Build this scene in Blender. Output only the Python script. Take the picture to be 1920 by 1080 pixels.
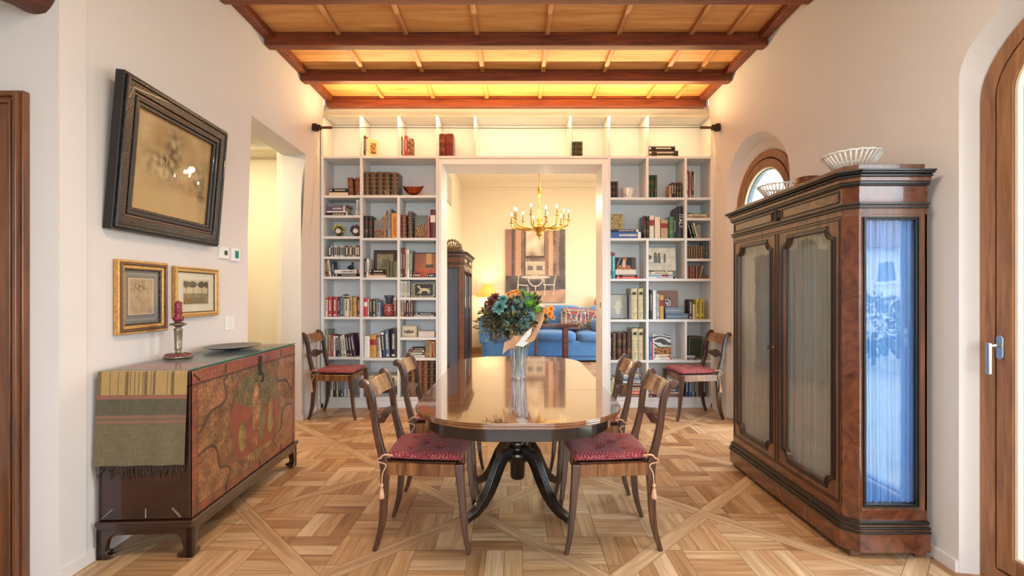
import bpy, math, random
from mathutils import Vector, Matrix, noise
C = bpy.context.scene
for o in list(bpy.data.objects): bpy.data.objects.remove(o)
COL = C.collection
PI = math.pi
R = math.radians
rnd = random.Random(7)

# ------------------------------------------------------------------ camera
F = 900.0; CX = 968.0; CY = 551.0; H = 1.3
cam = bpy.data.cameras.new('camera'); camo = bpy.data.objects.new('camera', cam); COL.objects.link(camo)
camo.location = (0, 0, H); camo.rotation_euler = (PI/2, 0, 0)
cam.sensor_width = 36; cam.lens = 36*F/1920; cam.shift_x = -8/1920; cam.shift_y = 11/1920
cam.clip_start = .05; cam.clip_end = 300
C.camera = camo
# ------------------------------------------------------------------ view + world
C.view_settings.view_transform = 'Standard'; C.view_settings.look = 'None'
C.view_settings.gamma = 1; C.view_settings.use_curve_mapping = False
C.view_settings.exposure = 0.68
w = bpy.data.worlds.new('world'); C.world = w; w.use_nodes = True
bg = w.node_tree.nodes['Background']; bg.inputs[0].default_value = (.85, .93, 1.0, 1); bg.inputs[1].default_value = 7.0

def area(name, loc, rot, sx, sy, power, color=(1, 1, 1), portal=False, spread=180):
    l = bpy.data.lights.new(name, 'AREA'); l.shape = 'RECTANGLE'; l.size = sx; l.size_y = sy
    l.energy = power; l.color = color; l.spread = R(spread)
    if portal: l.cycles.is_portal = True
    o = bpy.data.objects.new(name, l); COL.objects.link(o); o.location = loc; o.rotation_euler = rot
    return o
def point(name, loc, power, color, rad=.03):
    l = bpy.data.lights.new(name, 'POINT'); l.energy = power; l.color = color; l.shadow_soft_size = rad
    o = bpy.data.objects.new(name, l); COL.objects.link(o); o.location = loc
    return o
WARM = (1.0, .66, .30)
# sky portals in the openings
area('portal_door', (2.30, 1.586, 1.3), (0, R(90), 0), 2.5, 1.15, 1, portal=True)
area('portal_window', (2.42, 4.42, 1.3), (0, R(90), 0), 2.6, 1.05, 1, portal=True)
area('portal_back', (0.1, -2.75, 1.75), (R(90), 0, 0), 3.5, 2.4, 1, portal=True)
area('portal_lounge', (3.32, 8.2, 1.6), (0, R(90), 0), 2.0, 2.0, 1, portal=True)
# warm LED tape on the tension cable, shining up; LED strip under the cornice; hall lamp; added fill lights without fixtures
area('cable_led_up', (0, 4.965, 3.035), (PI+.42, 0, 0), 3.66, .02, 31, (1.0, .67, .33))
area('cornice_led', (0, 5.41, 3.315), (R(20), 0, 0), 4.2, .02, 16, (1.0, .62, .27))
area('hall_lamp', (-3.0, 4.3, 2.86), (0, 0, 0), .3, .3, 22, (1.0, .82, .50))
area('lounge_fill_light', (1.9, 8.0, 3.66), (0, 0, 0), 1.2, 1.2, 60, (1.0, .80, .52))  # added warm fill to brighten the lounge, beside the chandelier's own light
area('room_fill_light', (0.0, 1.2, 3.30), (0, 0, 0), .8, .8, 40, (1.0, .88, .72))  # added overhead fill for the dining room, stands for no real fitting

# ------------------------------------------------------------------ mesh builder
class MB:
    def __init__(s): s.v = []; s.f = []; s.m = []; s.c = None; s.uv = None; s.M = Matrix()
    def vert(s, p): s.v.append(tuple(s.M @ Vector(p))); return len(s.v)-1
    def face(s, idx, m=0): s.f.append(tuple(idx)); s.m.append(m)
    def poly(s, pts, m=0): s.face([s.vert(p) for p in pts], m)
    def box(s, x0, x1, y0, y1, z0, z1, m=0):
        b = [s.vert(p) for p in ((x0,y0,z0),(x1,y0,z0),(x1,y1,z0),(x0,y1,z0),(x0,y0,z1),(x1,y0,z1),(x1,y1,z1),(x0,y1,z1))]
        for q in ((0,3,2,1),(4,5,6,7),(0,1,5,4),(1,2,6,5),(2,3,7,6),(3,0,4,7)): s.face([b[i] for i in q], m)
        return s
    def prism(s, pts, lo, hi, axis='z', m=0):
        def P(a, b, h): return {'z': (a,b,h), 'y': (a,h,b), 'x': (h,a,b)}[axis]
        n = len(pts)
        A = [s.vert(P(a,b,lo)) for a, b in pts]; B = [s.vert(P(a,b,hi)) for a, b in pts]
        s.face(A[::-1], m); s.face(B, m)
        for i in range(n): j = (i+1) % n; s.face((A[i],A[j],B[j],B[i]), m)
        return s
    def ring(s, outer, inner, lo, hi, axis='z', m=0):
        def P(p, h): a, b = p; return {'z': (a,b,h), 'y': (a,h,b), 'x': (h,a,b)}[axis]
        n = len(outer)
        Q = [[s.vert(P(p, h)) for p in L] for L in (outer, inner) for h in (lo, hi)]
        ol, oh, il, ih = Q
        for i in range(n):
            j = (i+1) % n
            s.face((ol[i],ol[j],oh[j],oh[i]), m); s.face((il[j],il[i],ih[i],ih[j]), m)
            s.face((oh[i],oh[j],ih[j],ih[i]), m); s.face((ol[j],ol[i],il[i],il[j]), m)
        return s
    def lathe(s, prof, n=24, c=(0,0,0), m=0, sx=1, sy=1):
        rows = []
        for r, z in prof:
            rows.append([s.vert((c[0]+r*sx*math.cos(2*PI*k/n), c[1]+r*sy*math.sin(2*PI*k/n), c[2]+z)) for k in range(n)])
        for a, b in zip(rows, rows[1:]):
            for k in range(n): j = (k+1) % n; s.face((a[k],a[j],b[j],b[k]), m)
        s.face(rows[0][::-1], m); s.face(rows[-1], m)
        return s
    def tube(s, pts, rad, n=8, m=0, closed=False):
        pts = [Vector(p) for p in pts]; N = len(pts); rows = []; ref = None
        for i, p in enumerate(pts):
            if closed: t = pts[(i+1) % N]-pts[i-1]
            else: t = pts[min(i+1, N-1)]-pts[max(i-1, 0)]
            t.normalize()
            if ref is None: ref = Vector((0,0,1)) if abs(t.z) < .9 else Vector((1,0,0))
            u = t.cross(ref).normalized(); v = u.cross(t).normalized(); ref = v
            r = rad[i] if isinstance(rad, (list, tuple)) else rad
            rows.append([s.vert(p+u*(r*math.cos(2*PI*k/n))+v*(r*math.sin(2*PI*k/n))) for k in range(n)])
        L = list(zip(rows, rows[1:])) + ([(rows[-1], rows[0])] if closed else [])
        for a, b in L:
            for k in range(n): j = (k+1) % n; s.face((a[k],a[j],b[j],b[k]), m)
        if not closed: s.face(rows[0][::-1], m); s.face(rows[-1], m)
        return s
    def grid(s, fn, nu, nv, m=0, col=None):
        base = [[s.vert(fn(i/nu, j/nv)) for i in range(nu+1)] for j in range(nv+1)]
        for j in range(nv):
            for i in range(nu):
                s.face((base[j][i],base[j][i+1],base[j+1][i+1],base[j+1][i]), m)
                if col is not None:
                    s.c = s.c or {}
                    s.c[len(s.f)-1] = col((i+.5)/nu, (j+.5)/nv)
        return s
    def superell(s, c, a, b, h, e1=.45, e2=.45, nu=24, nv=14, m=0):
        def sg(x, e): return math.copysign(abs(x)**e, x)
        def fn(u, v):
            th = -PI+2*PI*u; ph = -PI/2+PI*v
            return (c[0]+a*sg(math.cos(ph),e1)*sg(math.cos(th),e2), c[1]+b*sg(math.cos(ph),e1)*sg(math.sin(th),e2), c[2]+h*sg(math.sin(ph),e1))
        return s.grid(fn, nu, nv, m)
    def build(s, name, mats, parent=None, loc=None, rot=None, smooth=False, bevel=0, seg=2, fix=True, kind=None, sub=0):
        me = bpy.data.meshes.new(name); me.from_pydata(s.v, [], s.f)
        if not isinstance(mats, (list, tuple)): mats = [mats]
        for m in mats: me.materials.append(m)
        me.polygons.foreach_set('material_index', s.m)
        if s.c:
            at = me.color_attributes.new('Col', 'BYTE_COLOR', 'CORNER'); buf = []
            for i, p in enumerate(me.polygons):
                c = s.c.get(i, (.5,.5,.5)); buf += [c[0],c[1],c[2],1.0]*p.loop_total
            at.data.foreach_set('color', buf)
        if s.uv:
            ul = me.uv_layers.new(name='UVMap'); buf = []
            for i, p in enumerate(me.polygons):
                for q in s.uv[i]: buf += [q[0], q[1]]
            ul.data.foreach_set('uv', buf)
        if fix and not s.c and not s.uv:
            import bmesh
            bm = bmesh.new(); bm.from_mesh(me)
            if smooth: bmesh.ops.remove_doubles(bm, verts=bm.verts, dist=1e-5)
            bmesh.ops.recalc_face_normals(bm, faces=bm.faces); bm.to_mesh(me); bm.free()
        if smooth: me.polygons.foreach_set('use_smooth', [True]*len(me.polygons))
        o = bpy.data.objects.new(name, me); COL.objects.link(o)
        if parent is not None: o.parent = parent
        if loc: o.location = loc
        if rot: o.rotation_euler = rot
        if bevel:
            b = o.modifiers.new('bevel', 'BEVEL'); b.width = bevel; b.segments = seg; b.limit_method = 'ANGLE'; b.angle_limit = R(35)
            me.polygons.foreach_set('use_smooth', [True]*len(me.polygons))
            wn = o.modifiers.new('wn', 'WEIGHTED_NORMAL'); wn.keep_sharp = False
        if sub:
            b = o.modifiers.new('sub', 'SUBSURF'); b.levels = sub; b.render_levels = sub
        if kind: o['kind'] = kind
        return o

def tag(o, label, cat, group=None, kind=None):
    o['label'] = label; o['category'] = cat
    if group: o['group'] = group
    if kind: o['kind'] = kind
    return o
def empty(name, loc, rz=0, label=None, cat=None, group=None, kind=None):
    o = bpy.data.objects.new(name, None); COL.objects.link(o); o.location = loc; o.rotation_euler = (0,0,rz); o.empty_display_size = .1
    if label: tag(o, label, cat, group)
    if kind: o['kind'] = kind
    return o
def copy_tree(o, parent=None):
    c = o.copy(); COL.objects.link(c); c.parent = parent
    for ch in list(o.children): copy_tree(ch, c)
    return c
def px(x, y, d): return ((x-CX)/F*d, d, H-(y-CY)/F*d)
def sm(a, b, x):
    t = max(0, min(1, (x-a)/(b-a))); return t*t*(3-2*t)
def lerp(a, b, t): return a+(b-a)*t
def mix3(a, b, t): t = max(0, min(1, t)); return tuple(a[i]+(b[i]-a[i])*t for i in range(3))
def nz(x, y, z=0): return noise.noise(Vector((x, y, z)))
def lin(c):
    return tuple(((v/255+.055)/1.055)**2.4 if v > 10.3 else v/255/12.92 for v in c)

# ------------------------------------------------------------------ materials
def new_mat(name):
    m = bpy.data.materials.new(name); m.use_nodes = True
    return m, m.node_tree, m.node_tree.nodes['Principled BSDF']
def setp(b, **k):
    for n, v in k.items():
        if n in b.inputs: b.inputs[n].default_value = v
_mc = {}
def plain(name, col, rough=.5, metal=0, coat=0, bump=0, bscale=200, var=0.0, vscale=6, emit=None, es=0, sheen=0, trans=0, spec=.5):
    if name in _mc: return _mc[name]
    m, t, b = new_mat(name)
    setp(b, **{'Base Color': (*col, 1), 'Roughness': rough, 'Metallic': metal, 'Coat Weight': coat, 'Coat Roughness': .06, 'Sheen Weight': sheen, 'Transmission Weight': trans, 'Specular IOR Level': spec})
    if emit: setp(b, **{'Emission Color': (*emit, 1), 'Emission Strength': es})
    tc = t.nodes.new('ShaderNodeTexCoord')
    if var:
        n = t.nodes.new('ShaderNodeTexNoise'); n.inputs['Scale'].default_value = vscale; n.inputs['Detail'].default_value = 4
        t.links.new(tc.outputs['Object'], n.inputs['Vector'])
        r = t.nodes.new('ShaderNodeValToRGB')
        r.color_ramp.elements[0].position = .3; r.color_ramp.elements[1].position = .7
        r.color_ramp.elements[0].color = (*[c*(1-var) for c in col], 1); r.color_ramp.elements[1].color = (*[min(1, c*(1+var)) for c in col], 1)
        t.links.new(n.outputs['Fac'], r.inputs['Fac']); t.links.new(r.outputs['Color'], b.inputs['Base Color'])
    if bump:
        n = t.nodes.new('ShaderNodeTexNoise'); n.inputs['Scale'].default_value = bscale; n.inputs['Detail'].default_value = 3
        t.links.new(tc.outputs['Object'], n.inputs['Vector'])
        u = t.nodes.new('ShaderNodeBump'); u.inputs['Strength'].default_value = bump; u.inputs['Distance'].default_value = .002
        t.links.new(n.outputs['Fac'], u.inputs['Height']); t.links.new(u.outputs['Normal'], b.inputs['Normal'])
    _mc[name] = m; return m
def wood(name, dark, light, axis='x', scale=1.0, rough=.4, coat=0, bump=.05, burl=0, lo=.3, hi=.72, ior=1.5, spec=.5):
    if name in _mc: return _mc[name]
    m, t, b = new_mat(name)
    setp(b, **{'Roughness': rough, 'Coat Weight': coat, 'Coat Roughness': .04, 'Coat IOR': ior, 'Specular IOR Level': spec})
    tc = t.nodes.new('ShaderNodeTexCoord'); mp = t.nodes.new('ShaderNodeMapping')
    sc = {'x': (1.2, 14, 14), 'y': (14, 1.2, 14), 'z': (14, 14, 1.2)}[axis]
    if burl: sc = (9, 9, 9)
    mp.inputs['Scale'].default_value = [v*scale for v in sc]
    t.links.new(tc.outputs['Object'], mp.inputs['Vector'])
    n = t.nodes.new('ShaderNodeTexNoise'); n.inputs['Scale'].default_value = 1.6; n.inputs['Detail'].default_value = 8; n.inputs['Roughness'].default_value = .62
    n.inputs['Distortion'].default_value = 2.2 if burl else .7
    t.links.new(mp.outputs['Vector'], n.inputs['Vector'])
    r = t.nodes.new('ShaderNodeValToRGB'); r.color_ramp.elements[0].position = lo; r.color_ramp.elements[1].position = hi
    r.color_ramp.elements[0].color = (*dark, 1); r.color_ramp.elements[1].color = (*light, 1)
    t.links.new(n.outputs['Fac'], r.inputs['Fac']); t.links.new(r.outputs['Color'], b.inputs['Base Color'])
    if bump:
        u = t.nodes.new('ShaderNodeBump'); u.inputs['Strength'].default_value = bump; u.inputs['Distance'].default_value = .003
        t.links.new(n.outputs['Fac'], u.inputs['Height']); t.links.new(u.outputs['Normal'], b.inputs['Normal'])
    _mc[name] = m; return m
def vcol(name, rough=.6, coat=0, bump=0, bscale=300, sheen=0):
    if name in _mc: return _mc[name]
    m, t, b = new_mat(name); setp(b, **{'Roughness': rough, 'Coat Weight': coat, 'Coat Roughness': .05, 'Sheen Weight': sheen})
    a = t.nodes.new('ShaderNodeAttribute'); a.attribute_name = 'Col'
    t.links.new(a.outputs['Color'], b.inputs['Base Color'])
    if bump:
        tc = t.nodes.new('ShaderNodeTexCoord'); n = t.nodes.new('ShaderNodeTexNoise'); n.inputs['Scale'].default_value = bscale
        t.links.new(tc.outputs['Object'], n.inputs['Vector'])
        u = t.nodes.new('ShaderNodeBump'); u.inputs['Strength'].default_value = bump; u.inputs['Distance'].default_value = .002
        t.links.new(n.outputs['Fac'], u.inputs['Height']); t.links.new(u.outputs['Normal'], b.inputs['Normal'])
    _mc[name] = m; return m
def pane(name, tint=(.95, .98, .97), refl=.06, rough=.01, gr=.9):
    if name in _mc: return _mc[name]
    m = bpy.data.materials.new(name); m.use_nodes = True; t = m.node_tree; t.nodes.clear()
    out = t.nodes.new('ShaderNodeOutputMaterial'); mx = t.nodes.new('ShaderNodeMixShader')
    tr = t.nodes.new('ShaderNodeBsdfTransparent'); tr.inputs[0].default_value = (*tint, 1)
    gl = t.nodes.new('ShaderNodeBsdfGlossy'); gl.inputs['Roughness'].default_value = rough
    ge = t.nodes.new('ShaderNodeNewGeometry'); dt = t.nodes.new('ShaderNodeVectorMath'); dt.operation = 'DOT_PRODUCT'
    t.links.new(ge.outputs['Incoming'], dt.inputs[0]); t.links.new(ge.outputs['Normal'], dt.inputs[1])
    def mth(op, x, y=None):
        q = t.nodes.new('ShaderNodeMath'); q.operation = op; t.links.new(x, q.inputs[0])
        if y is not None: q.inputs[1].default_value = y
        return q.outputs[0]
    c1 = mth('ABSOLUTE', dt.outputs['Value']); q = t.nodes.new('ShaderNodeMath'); q.operation = 'SUBTRACT'; q.inputs[0].default_value = 1.0; t.links.new(c1, q.inputs[1])
    p5 = mth('POWER', q.outputs[0], 5.0)
    ad = t.nodes.new('ShaderNodeMath'); ad.operation = 'MULTIPLY_ADD'; ad.inputs[1].default_value = gr; ad.inputs[2].default_value = refl; ad.use_clamp = True
    tc = t.nodes.new('ShaderNodeTexCoord'); n = t.nodes.new('ShaderNodeTexNoise'); n.inputs['Scale'].default_value = 5
    u = t.nodes.new('ShaderNodeBump'); u.inputs['Strength'].default_value = .06; u.inputs['Distance'].default_value = .01
    t.links.new(tc.outputs['Object'], n.inputs['Vector']); t.links.new(n.outputs['Fac'], u.inputs['Height']); t.links.new(u.outputs['Normal'], gl.inputs['Normal'])
    t.links.new(p5, ad.inputs[0]); t.links.new(ad.outputs[0], mx.inputs[0])
    t.links.new(tr.outputs[0], mx.inputs[1]); t.links.new(gl.outputs[0], mx.inputs[2]); t.links.new(mx.outputs[0], out.inputs[0])
    _mc[name] = m; return m
def checker_fabric():
    m, t, b = new_mat('cushion_fabric'); setp(b, **{'Roughness': .85, 'Sheen Weight': .08, 'Specular IOR Level': .25})
    tc = t.nodes.new('ShaderNodeTexCoord'); mp = t.nodes.new('ShaderNodeMapping'); mp.inputs['Rotation'].default_value = (0, 0, R(45)); mp.inputs['Scale'].default_value = (110, 110, 110)
    ch = t.nodes.new('ShaderNodeTexChecker'); ch.inputs['Scale'].default_value = 1.0
    ch.inputs['Color1'].default_value = (.19, .016, .026, 1); ch.inputs['Color2'].default_value = (.42, .17, .15, 1)
    # small light diamonds: a second checker turned against the first
    mp2 = t.nodes.new('ShaderNodeMapping'); mp2.inputs['Scale'].default_value = (110, 110, 110); mp2.inputs['Location'].default_value = (.5, .5, 0)
    ch2 = t.nodes.new('ShaderNodeTexChecker'); ch2.inputs['Scale'].default_value = 1.0
    ch2.inputs['Color1'].default_value = (0, 0, 0, 1); ch2.inputs['Color2'].default_value = (1, 1, 1, 1)
    mx = t.nodes.new('ShaderNodeMix'); mx.data_type = 'RGBA'
    t.links.new(tc.outputs['Object'], mp.inputs['Vector']); t.links.new(mp.outputs[0], ch.inputs['Vector'])
    t.links.new(tc.outputs['Object'], mp2.inputs['Vector']); t.links.new(mp2.outputs[0], ch2.inputs['Vector'])
    t.links.new(ch2.outputs['Color'], mx.inputs['Factor'])
    mx.inputs['A'].default_value = (.19, .016, .026, 1); t.links.new(ch.outputs['Color'], mx.inputs['B'])
    t.links.new(mx.outputs['Result'], b.inputs['Base Color'])
    return m
def parquet_mat():
    m, t, b = new_mat('oak_parquet'); setp(b, **{'Roughness': .33, 'Specular IOR Level': .45})
    a = t.nodes.new('ShaderNodeAttribute'); a.attribute_name = 'Col'
    uv = t.nodes.new('ShaderNodeUVMap'); uv.uv_map = 'UVMap'
    mp = t.nodes.new('ShaderNodeMapping'); mp.inputs['Scale'].default_value = (2.5, 34, 1)
    n = t.nodes.new('ShaderNodeTexNoise'); n.inputs['Scale'].default_value = 1; n.inputs['Detail'].default_value = 7; n.inputs['Distortion'].default_value = .6
    t.links.new(uv.outputs[0], mp.inputs[0]); t.links.new(mp.outputs[0], n.inputs['Vector'])
    r = t.nodes.new('ShaderNodeValToRGB'); r.color_ramp.elements[0].position = .28; r.color_ramp.elements[1].position = .7
    r.color_ramp.elements[0].color = (.50, .42, .35, 1); r.color_ramp.elements[1].color = (1, 1, 1, 1)
    mx = t.nodes.new('ShaderNodeMix'); mx.data_type = 'RGBA'; mx.blend_type = 'MULTIPLY'; mx.inputs['Factor'].default_value = .85
    t.links.new(n.outputs['Fac'], r.inputs['Fac']); t.links.new(a.outputs['Color'], mx.inputs['A']); t.links.new(r.outputs['Color'], mx.inputs['B'])
    t.links.new(mx.outputs['Result'], b.inputs['Base Color'])
    u = t.nodes.new('ShaderNodeBump'); u.inputs['Strength'].default_value = .08; u.inputs['Distance'].default_value = .002
    t.links.new(n.outputs['Fac'], u.inputs['Height']); t.links.new(u.outputs['Normal'], b.inputs['Normal'])
    return m

PLASTER = plain('plaster_wall', (.69, .655, .63), .9, bump=.05, bscale=90)
PLASTER_LOUNGE = plain('cream_plaster', (.80, .70, .55), .9)
PLASTER_HALL = plain('hall_plaster', (.78, .72, .58), .9)
WHITE = plain('white_lacquer', (.72, .73, .73), .42)
WHITE_TRIM = plain('white_trim', (.80, .80, .79), .4)
BEAM = wood('chestnut_beam', lin((72, 28, 15)), lin((158, 80, 46)), 'x', 1.0, .5, 0, .3, lo=.25, hi=.8)
PANELW = wood('ceiling_panel_wood', lin((204, 134, 70)), lin((246, 194, 122)), 'x', .7, .55, 0, .1)
BATTEN = wood('batten_wood', lin((160, 96, 50)), lin((226, 170, 108)), 'y', 1, .5, 0, .1)
OAK = wood('oak_frame_wood', lin((112, 72, 46)), lin((170, 122, 84)), 'z', 1.4, .45, 0, .1)
DOORWOOD = wood('dark_door_wood', lin((64, 34, 18)), lin((134, 82, 46)), 'z', .9, .28, .5, .1)
LOG = wood('log_wood', lin((44, 20, 12)), lin((120, 66, 44)), 'y', 1, .6, 0, .5)
CHAIRW = wood('walnut_chair_wood', lin((32, 16, 10)), lin((90, 52, 31)), 'z', 1.5, .26, .5, .05)
CHAIRV = wood('figured_walnut_veneer', lin((96, 56, 30)), lin((188, 142, 94)), 'z', 2.2, .22, .6, .02)
MAHOG = wood('polished_mahogany', lin((70, 36, 16)), lin((140, 84, 40)), 'x', 1.0, .12, 1.0, .012, ior=2.2)
EBON = plain('ebonised_wood', lin((26, 18, 16)), .22, coat=.7)
WARDW = wood('walnut_wardrobe_wood', lin((56, 30, 19)), lin((128, 80, 50)), 'z', 1.0, .3, .35, .02)
BURL = wood('burl_walnut', lin((58, 28, 17)), lin((120, 66, 38)), 'z', .55, .2, .6, .02, burl=1, lo=.3, hi=.75)
GLASS = pane('window_glass', (.97, .99, .99), .03)
CGLASS = pane('cabinet_glass', (.93, .95, .95), .06)
CRYSTAL = pane('crystal_glass', (.93, .95, .96), .10, .03)
BRASS = plain('brass', (.78, .52, .20), .25, 1)
STEEL = plain('brushed_nickel', (.62, .64, .62), .28, 1)
IRON = plain('dark_iron', (.05, .045, .04), .45, .7)
BLACK = plain('black', (.012, .011, .012), .4)
FAB = checker_fabric()
CORD = plain('tassel_cord', lin((196, 150, 116)), .8, var=.3, vscale=200)
GOLD = plain('gilt', lin((196, 150, 84)), .35, .55, var=.25, vscale=60)
PAGES = plain('book_pages', lin((222, 206, 176)), .85)
VC = vcol('painted_surface', .7)
VCG = vcol('painted_glossy', .35, coat=.4)
VCF = vcol('woven_textile', .9, sheen=.2, bump=.4, bscale=500)

EBM = plain('ebonised_moulding', lin((20,15,13)), .38, coat=.1)
# ------------------------------------------------------------------ shell geometry
def XW(d, z=0):
    b = 2.06+.055*max(0, d-2.2)
    t = 2.06 if d < 5.15 else lerp(2.06, b, sm(5.15, 5.4, d))
    return lerp(b, t, sm(2.3, 3.42, z))
def arch_z(d, dc, hw, s, r):
    t = (d-dc)/hw
    return s+r*math.sqrt(max(0, 1-t*t))
def arch_path(dc, hw, s, r, z0, n=24):
    P = [(dc+hw, z0), (dc+hw, (z0+s)/2), (dc+hw, s)]
    P += [(dc+hw*math.cos(PI*k/n), s+r*math.sin(PI*k/n)) for k in range(1, n)]
    P += [(dc-hw, s), (dc-hw, (z0+s)/2), (dc-hw, z0)]
    return P
NEAR = dict(dc=1.586, hw=.65, s=2.29, r=.32); FAR = dict(dc=4.42, hw=.65, s=2.25, r=.50)
NEARF = dict(dc=1.586, hw=.635, s=2.18, r=.40); FARF = dict(dc=4.42, hw=.53, s=2.12, r=.49)
NX, FX = 2.145, 2.27

def side_wall(name, sgn, d0, d1, openings, extra=None):
    mb = MB()
    cuts = sorted(set([d0, d1, 2.2, 5.15, 5.4]+[o['dc']+q*o['hw'] for o in openings for q in (-1, 1)]))
    cuts = [c for c in cuts if d0 <= c <= d1 and not any(abs(c-o['dc']) < o['hw']-1e-6 for o in openings)]
    for a, b in zip(cuts, cuts[1:]):
        mid = (a+b)/2; op = next((o for o in openings if abs(mid-o['dc']) < o['hw']), None)
        n = 24 if op else max(1, int((b-a)/.25))
        cols = []
        for k in range(n+1):
            if op and not op.get('flat'): d = op['dc']-op['hw']*math.cos(PI*k/n)
            else: d = lerp(a, b, k/n)
            z0 = 0 if not op else (op['s'] if op.get('flat') else arch_z(d, **op))
            QS = (0, .12, .25, .35, .45, .55, .62, .7, .78, .86, .93, .98, 1)
            s_far = 2.73 if sgn < 0 else 2.25
            zs = [lerp(z0, 3.52, q) for q in QS] if op else [0, .6, 1.2, 1.8]+[lerp(s_far, 3.52, q) for q in QS]
            cols.append([mb.vert((sgn*XW(d, z), d, z)) for z in zs])
        for p, q in zip(cols, cols[1:]):
            for i in range(len(p)-1): mb.face((p[i], q[i], q[i+1], p[i+1]))
    return mb
mb = side_wall('wall_right', 1, -2.6, 5.9, [NEAR, FAR])
for W_, F_, X_ in ((NEAR, NEARF, NX), (FAR, FARF, FX)):
    A = arch_path(z0=0, **W_); B = arch_path(z0=0, **F_)
    va = [mb.vert((XW(d, z), d, z)) for d, z in A]; vm = [mb.vert((lerp(XW(a[0]), X_+.02, .5), lerp(a[0], b[0], .5), lerp(a[1], b[1], .5))) for a, b in zip(A, B)]
    vb = [mb.vert((X_+.02, d, z)) for d, z in B]; vo = [mb.vert((2.45, d, z)) for d, z in B]
    for L, M_ in ((va, vm), (vm, vb), (vb, vo)):
        for i in range(len(A)-1): mb.face((L[i], L[i+1], M_[i+1], M_[i]))
mb.build('wall_right', PLASTER, smooth=False, kind='structure', fix=False)

mb = side_wall('wall_left', -1, 2.163, 5.9, [dict(dc=4.3875, hw=.5425, s=2.73, r=0, flat=1)])
TH = .20
xa = XW(3.845); xb = XW(4.93)
for d_ in (3.845, 4.93):
    L = [(mb.vert((-XW(d_, z), d_, z)), mb.vert((-XW(d_, 0)-TH, d_, z))) for z in [2.73*k/12 for k in range(13)]]
    for p, q in zip(L, L[1:]): mb.face((p[0], p[1], q[1], q[0]))
mb.poly([(-XW(3.845,2.73),3.845,2.73),(-XW(4.93,2.73),4.93,2.73),(-xb-TH,4.93,2.73),(-xa-TH,3.845,2.73)])
mb.build('wall_left', PLASTER, kind='structure', fix=False)
# near left return wall carrying the wooden door, far-left room side
mb = MB(); mb.box(-3.7, -2.345, 2.163, 2.30, 2.085, 3.52); mb.box(-2.345, -2.0601, 2.163, 2.30, 0, 3.52); mb.box(-3.7, -3.16, 2.163, 2.30, 0, 2.085)
mb.build('wall_return', PLASTER, kind='structure')
mb = MB(); mb.box(-3.8, -3.7, -2.7, 5.6, 0, 3.52); mb.build('wall_far_left', PLASTER, kind='structure')
mb = MB(); mb.box(-2.08, -2.04, -2.6, 2.163, 2.86, 3.52); mb.build('wall_header', PLASTER, kind='structure')
# hall behind the left doorway
mb = MB(); mb.box(-3.7, -2.24, 5.28, 5.36, 0, 3.0); mb.box(-2.26-.05, -2.26, 2.30, 3.845, 0, 2.95); mb.box(-2.46, -2.41, 4.93, 5.28, 0, 2.95)
mb.build('wall_hall', PLASTER_HALL, kind='structure')
mb = MB(); mb.box(-3.7, -2.25, 2.30, 5.36, 2.93, 2.98); mb.box(-3.7, -2.42, 4.98, 5.28, 2.80, 2.93); mb.build('ceiling_hall', PLASTER_HALL, kind='structure')
mb = MB(); mb.box(-3.7, -2.06, -2.6, 2.163, 2.86, 2.90); mb.build('ceiling_alcove', PLASTER, kind='structure')
# back wall behind the camera with a wide window
mb = MB()
mb.box(-3.8, -1.65, -2.72, -2.6, 0, 3.52); mb.box(1.85, 2.5, -2.72, -2.6, 0, 3.52)
mb.box(-1.65, 1.85, -2.72, -2.6, 0, .55); mb.box(-1.65, 1.85, -2.72, -2.6, 2.95, 3.52)
mb.build('wall_back', PLASTER, kind='structure')
wb = empty('window_2', (.1, -2.66, .55), kind='structure')
mb = MB()
for x in (-1.75, -.6, .55, 1.7): mb.box(x-.05 if x > -1.7 else x, x+.05 if x < 1.6 else x+.05, -.04, .04, 0, 2.4)
mb.box(-1.75, 1.75, -.04, .04, 0, .07); mb.box(-1.75, 1.75, -.04, .04, 2.33, 2.4)
mb.build('window_frame', OAK, wb)

# wall between dining room and lounge, with the opening
OX0, OX1, OZ = -.851, .98, 2.777
mb = MB()
mb.box(-2.5, OX0-.02, 5.80, 5.90, 0, 3.9); mb.box(OX1+.02, 3.4, 5.80, 5.90, 0, 3.9); mb.box(OX0-.02, OX1+.02, 5.80, 5.90, OZ+.02, 3.9)
mb.build('wall_front', PLASTER_LOUNGE, kind='structure')
dj = empty('door_3', (0, 5.47, 0), kind='structure')
mb = MB()
mb.box(OX0-.035, OX0, 0, .435, 0, OZ+.06); mb.box(OX1, OX1+.07, 0, .435, 0, OZ+.06); mb.box(OX0, OX1, 0, .435, OZ, OZ+.06)
mb.build('door_lining', WHITE_TRIM, dj, bevel=.002)
mb = MB(); mb.box(OX0, OX0+.004, .03, .065, 1.04, 1.28); mb.build('recessed_pull', STEEL, dj)
mb = MB(); mb.box(OX1-.004, OX1, .1, .13, 1.14, 1.20); mb.build('latch_plate', IRON, dj)

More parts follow.
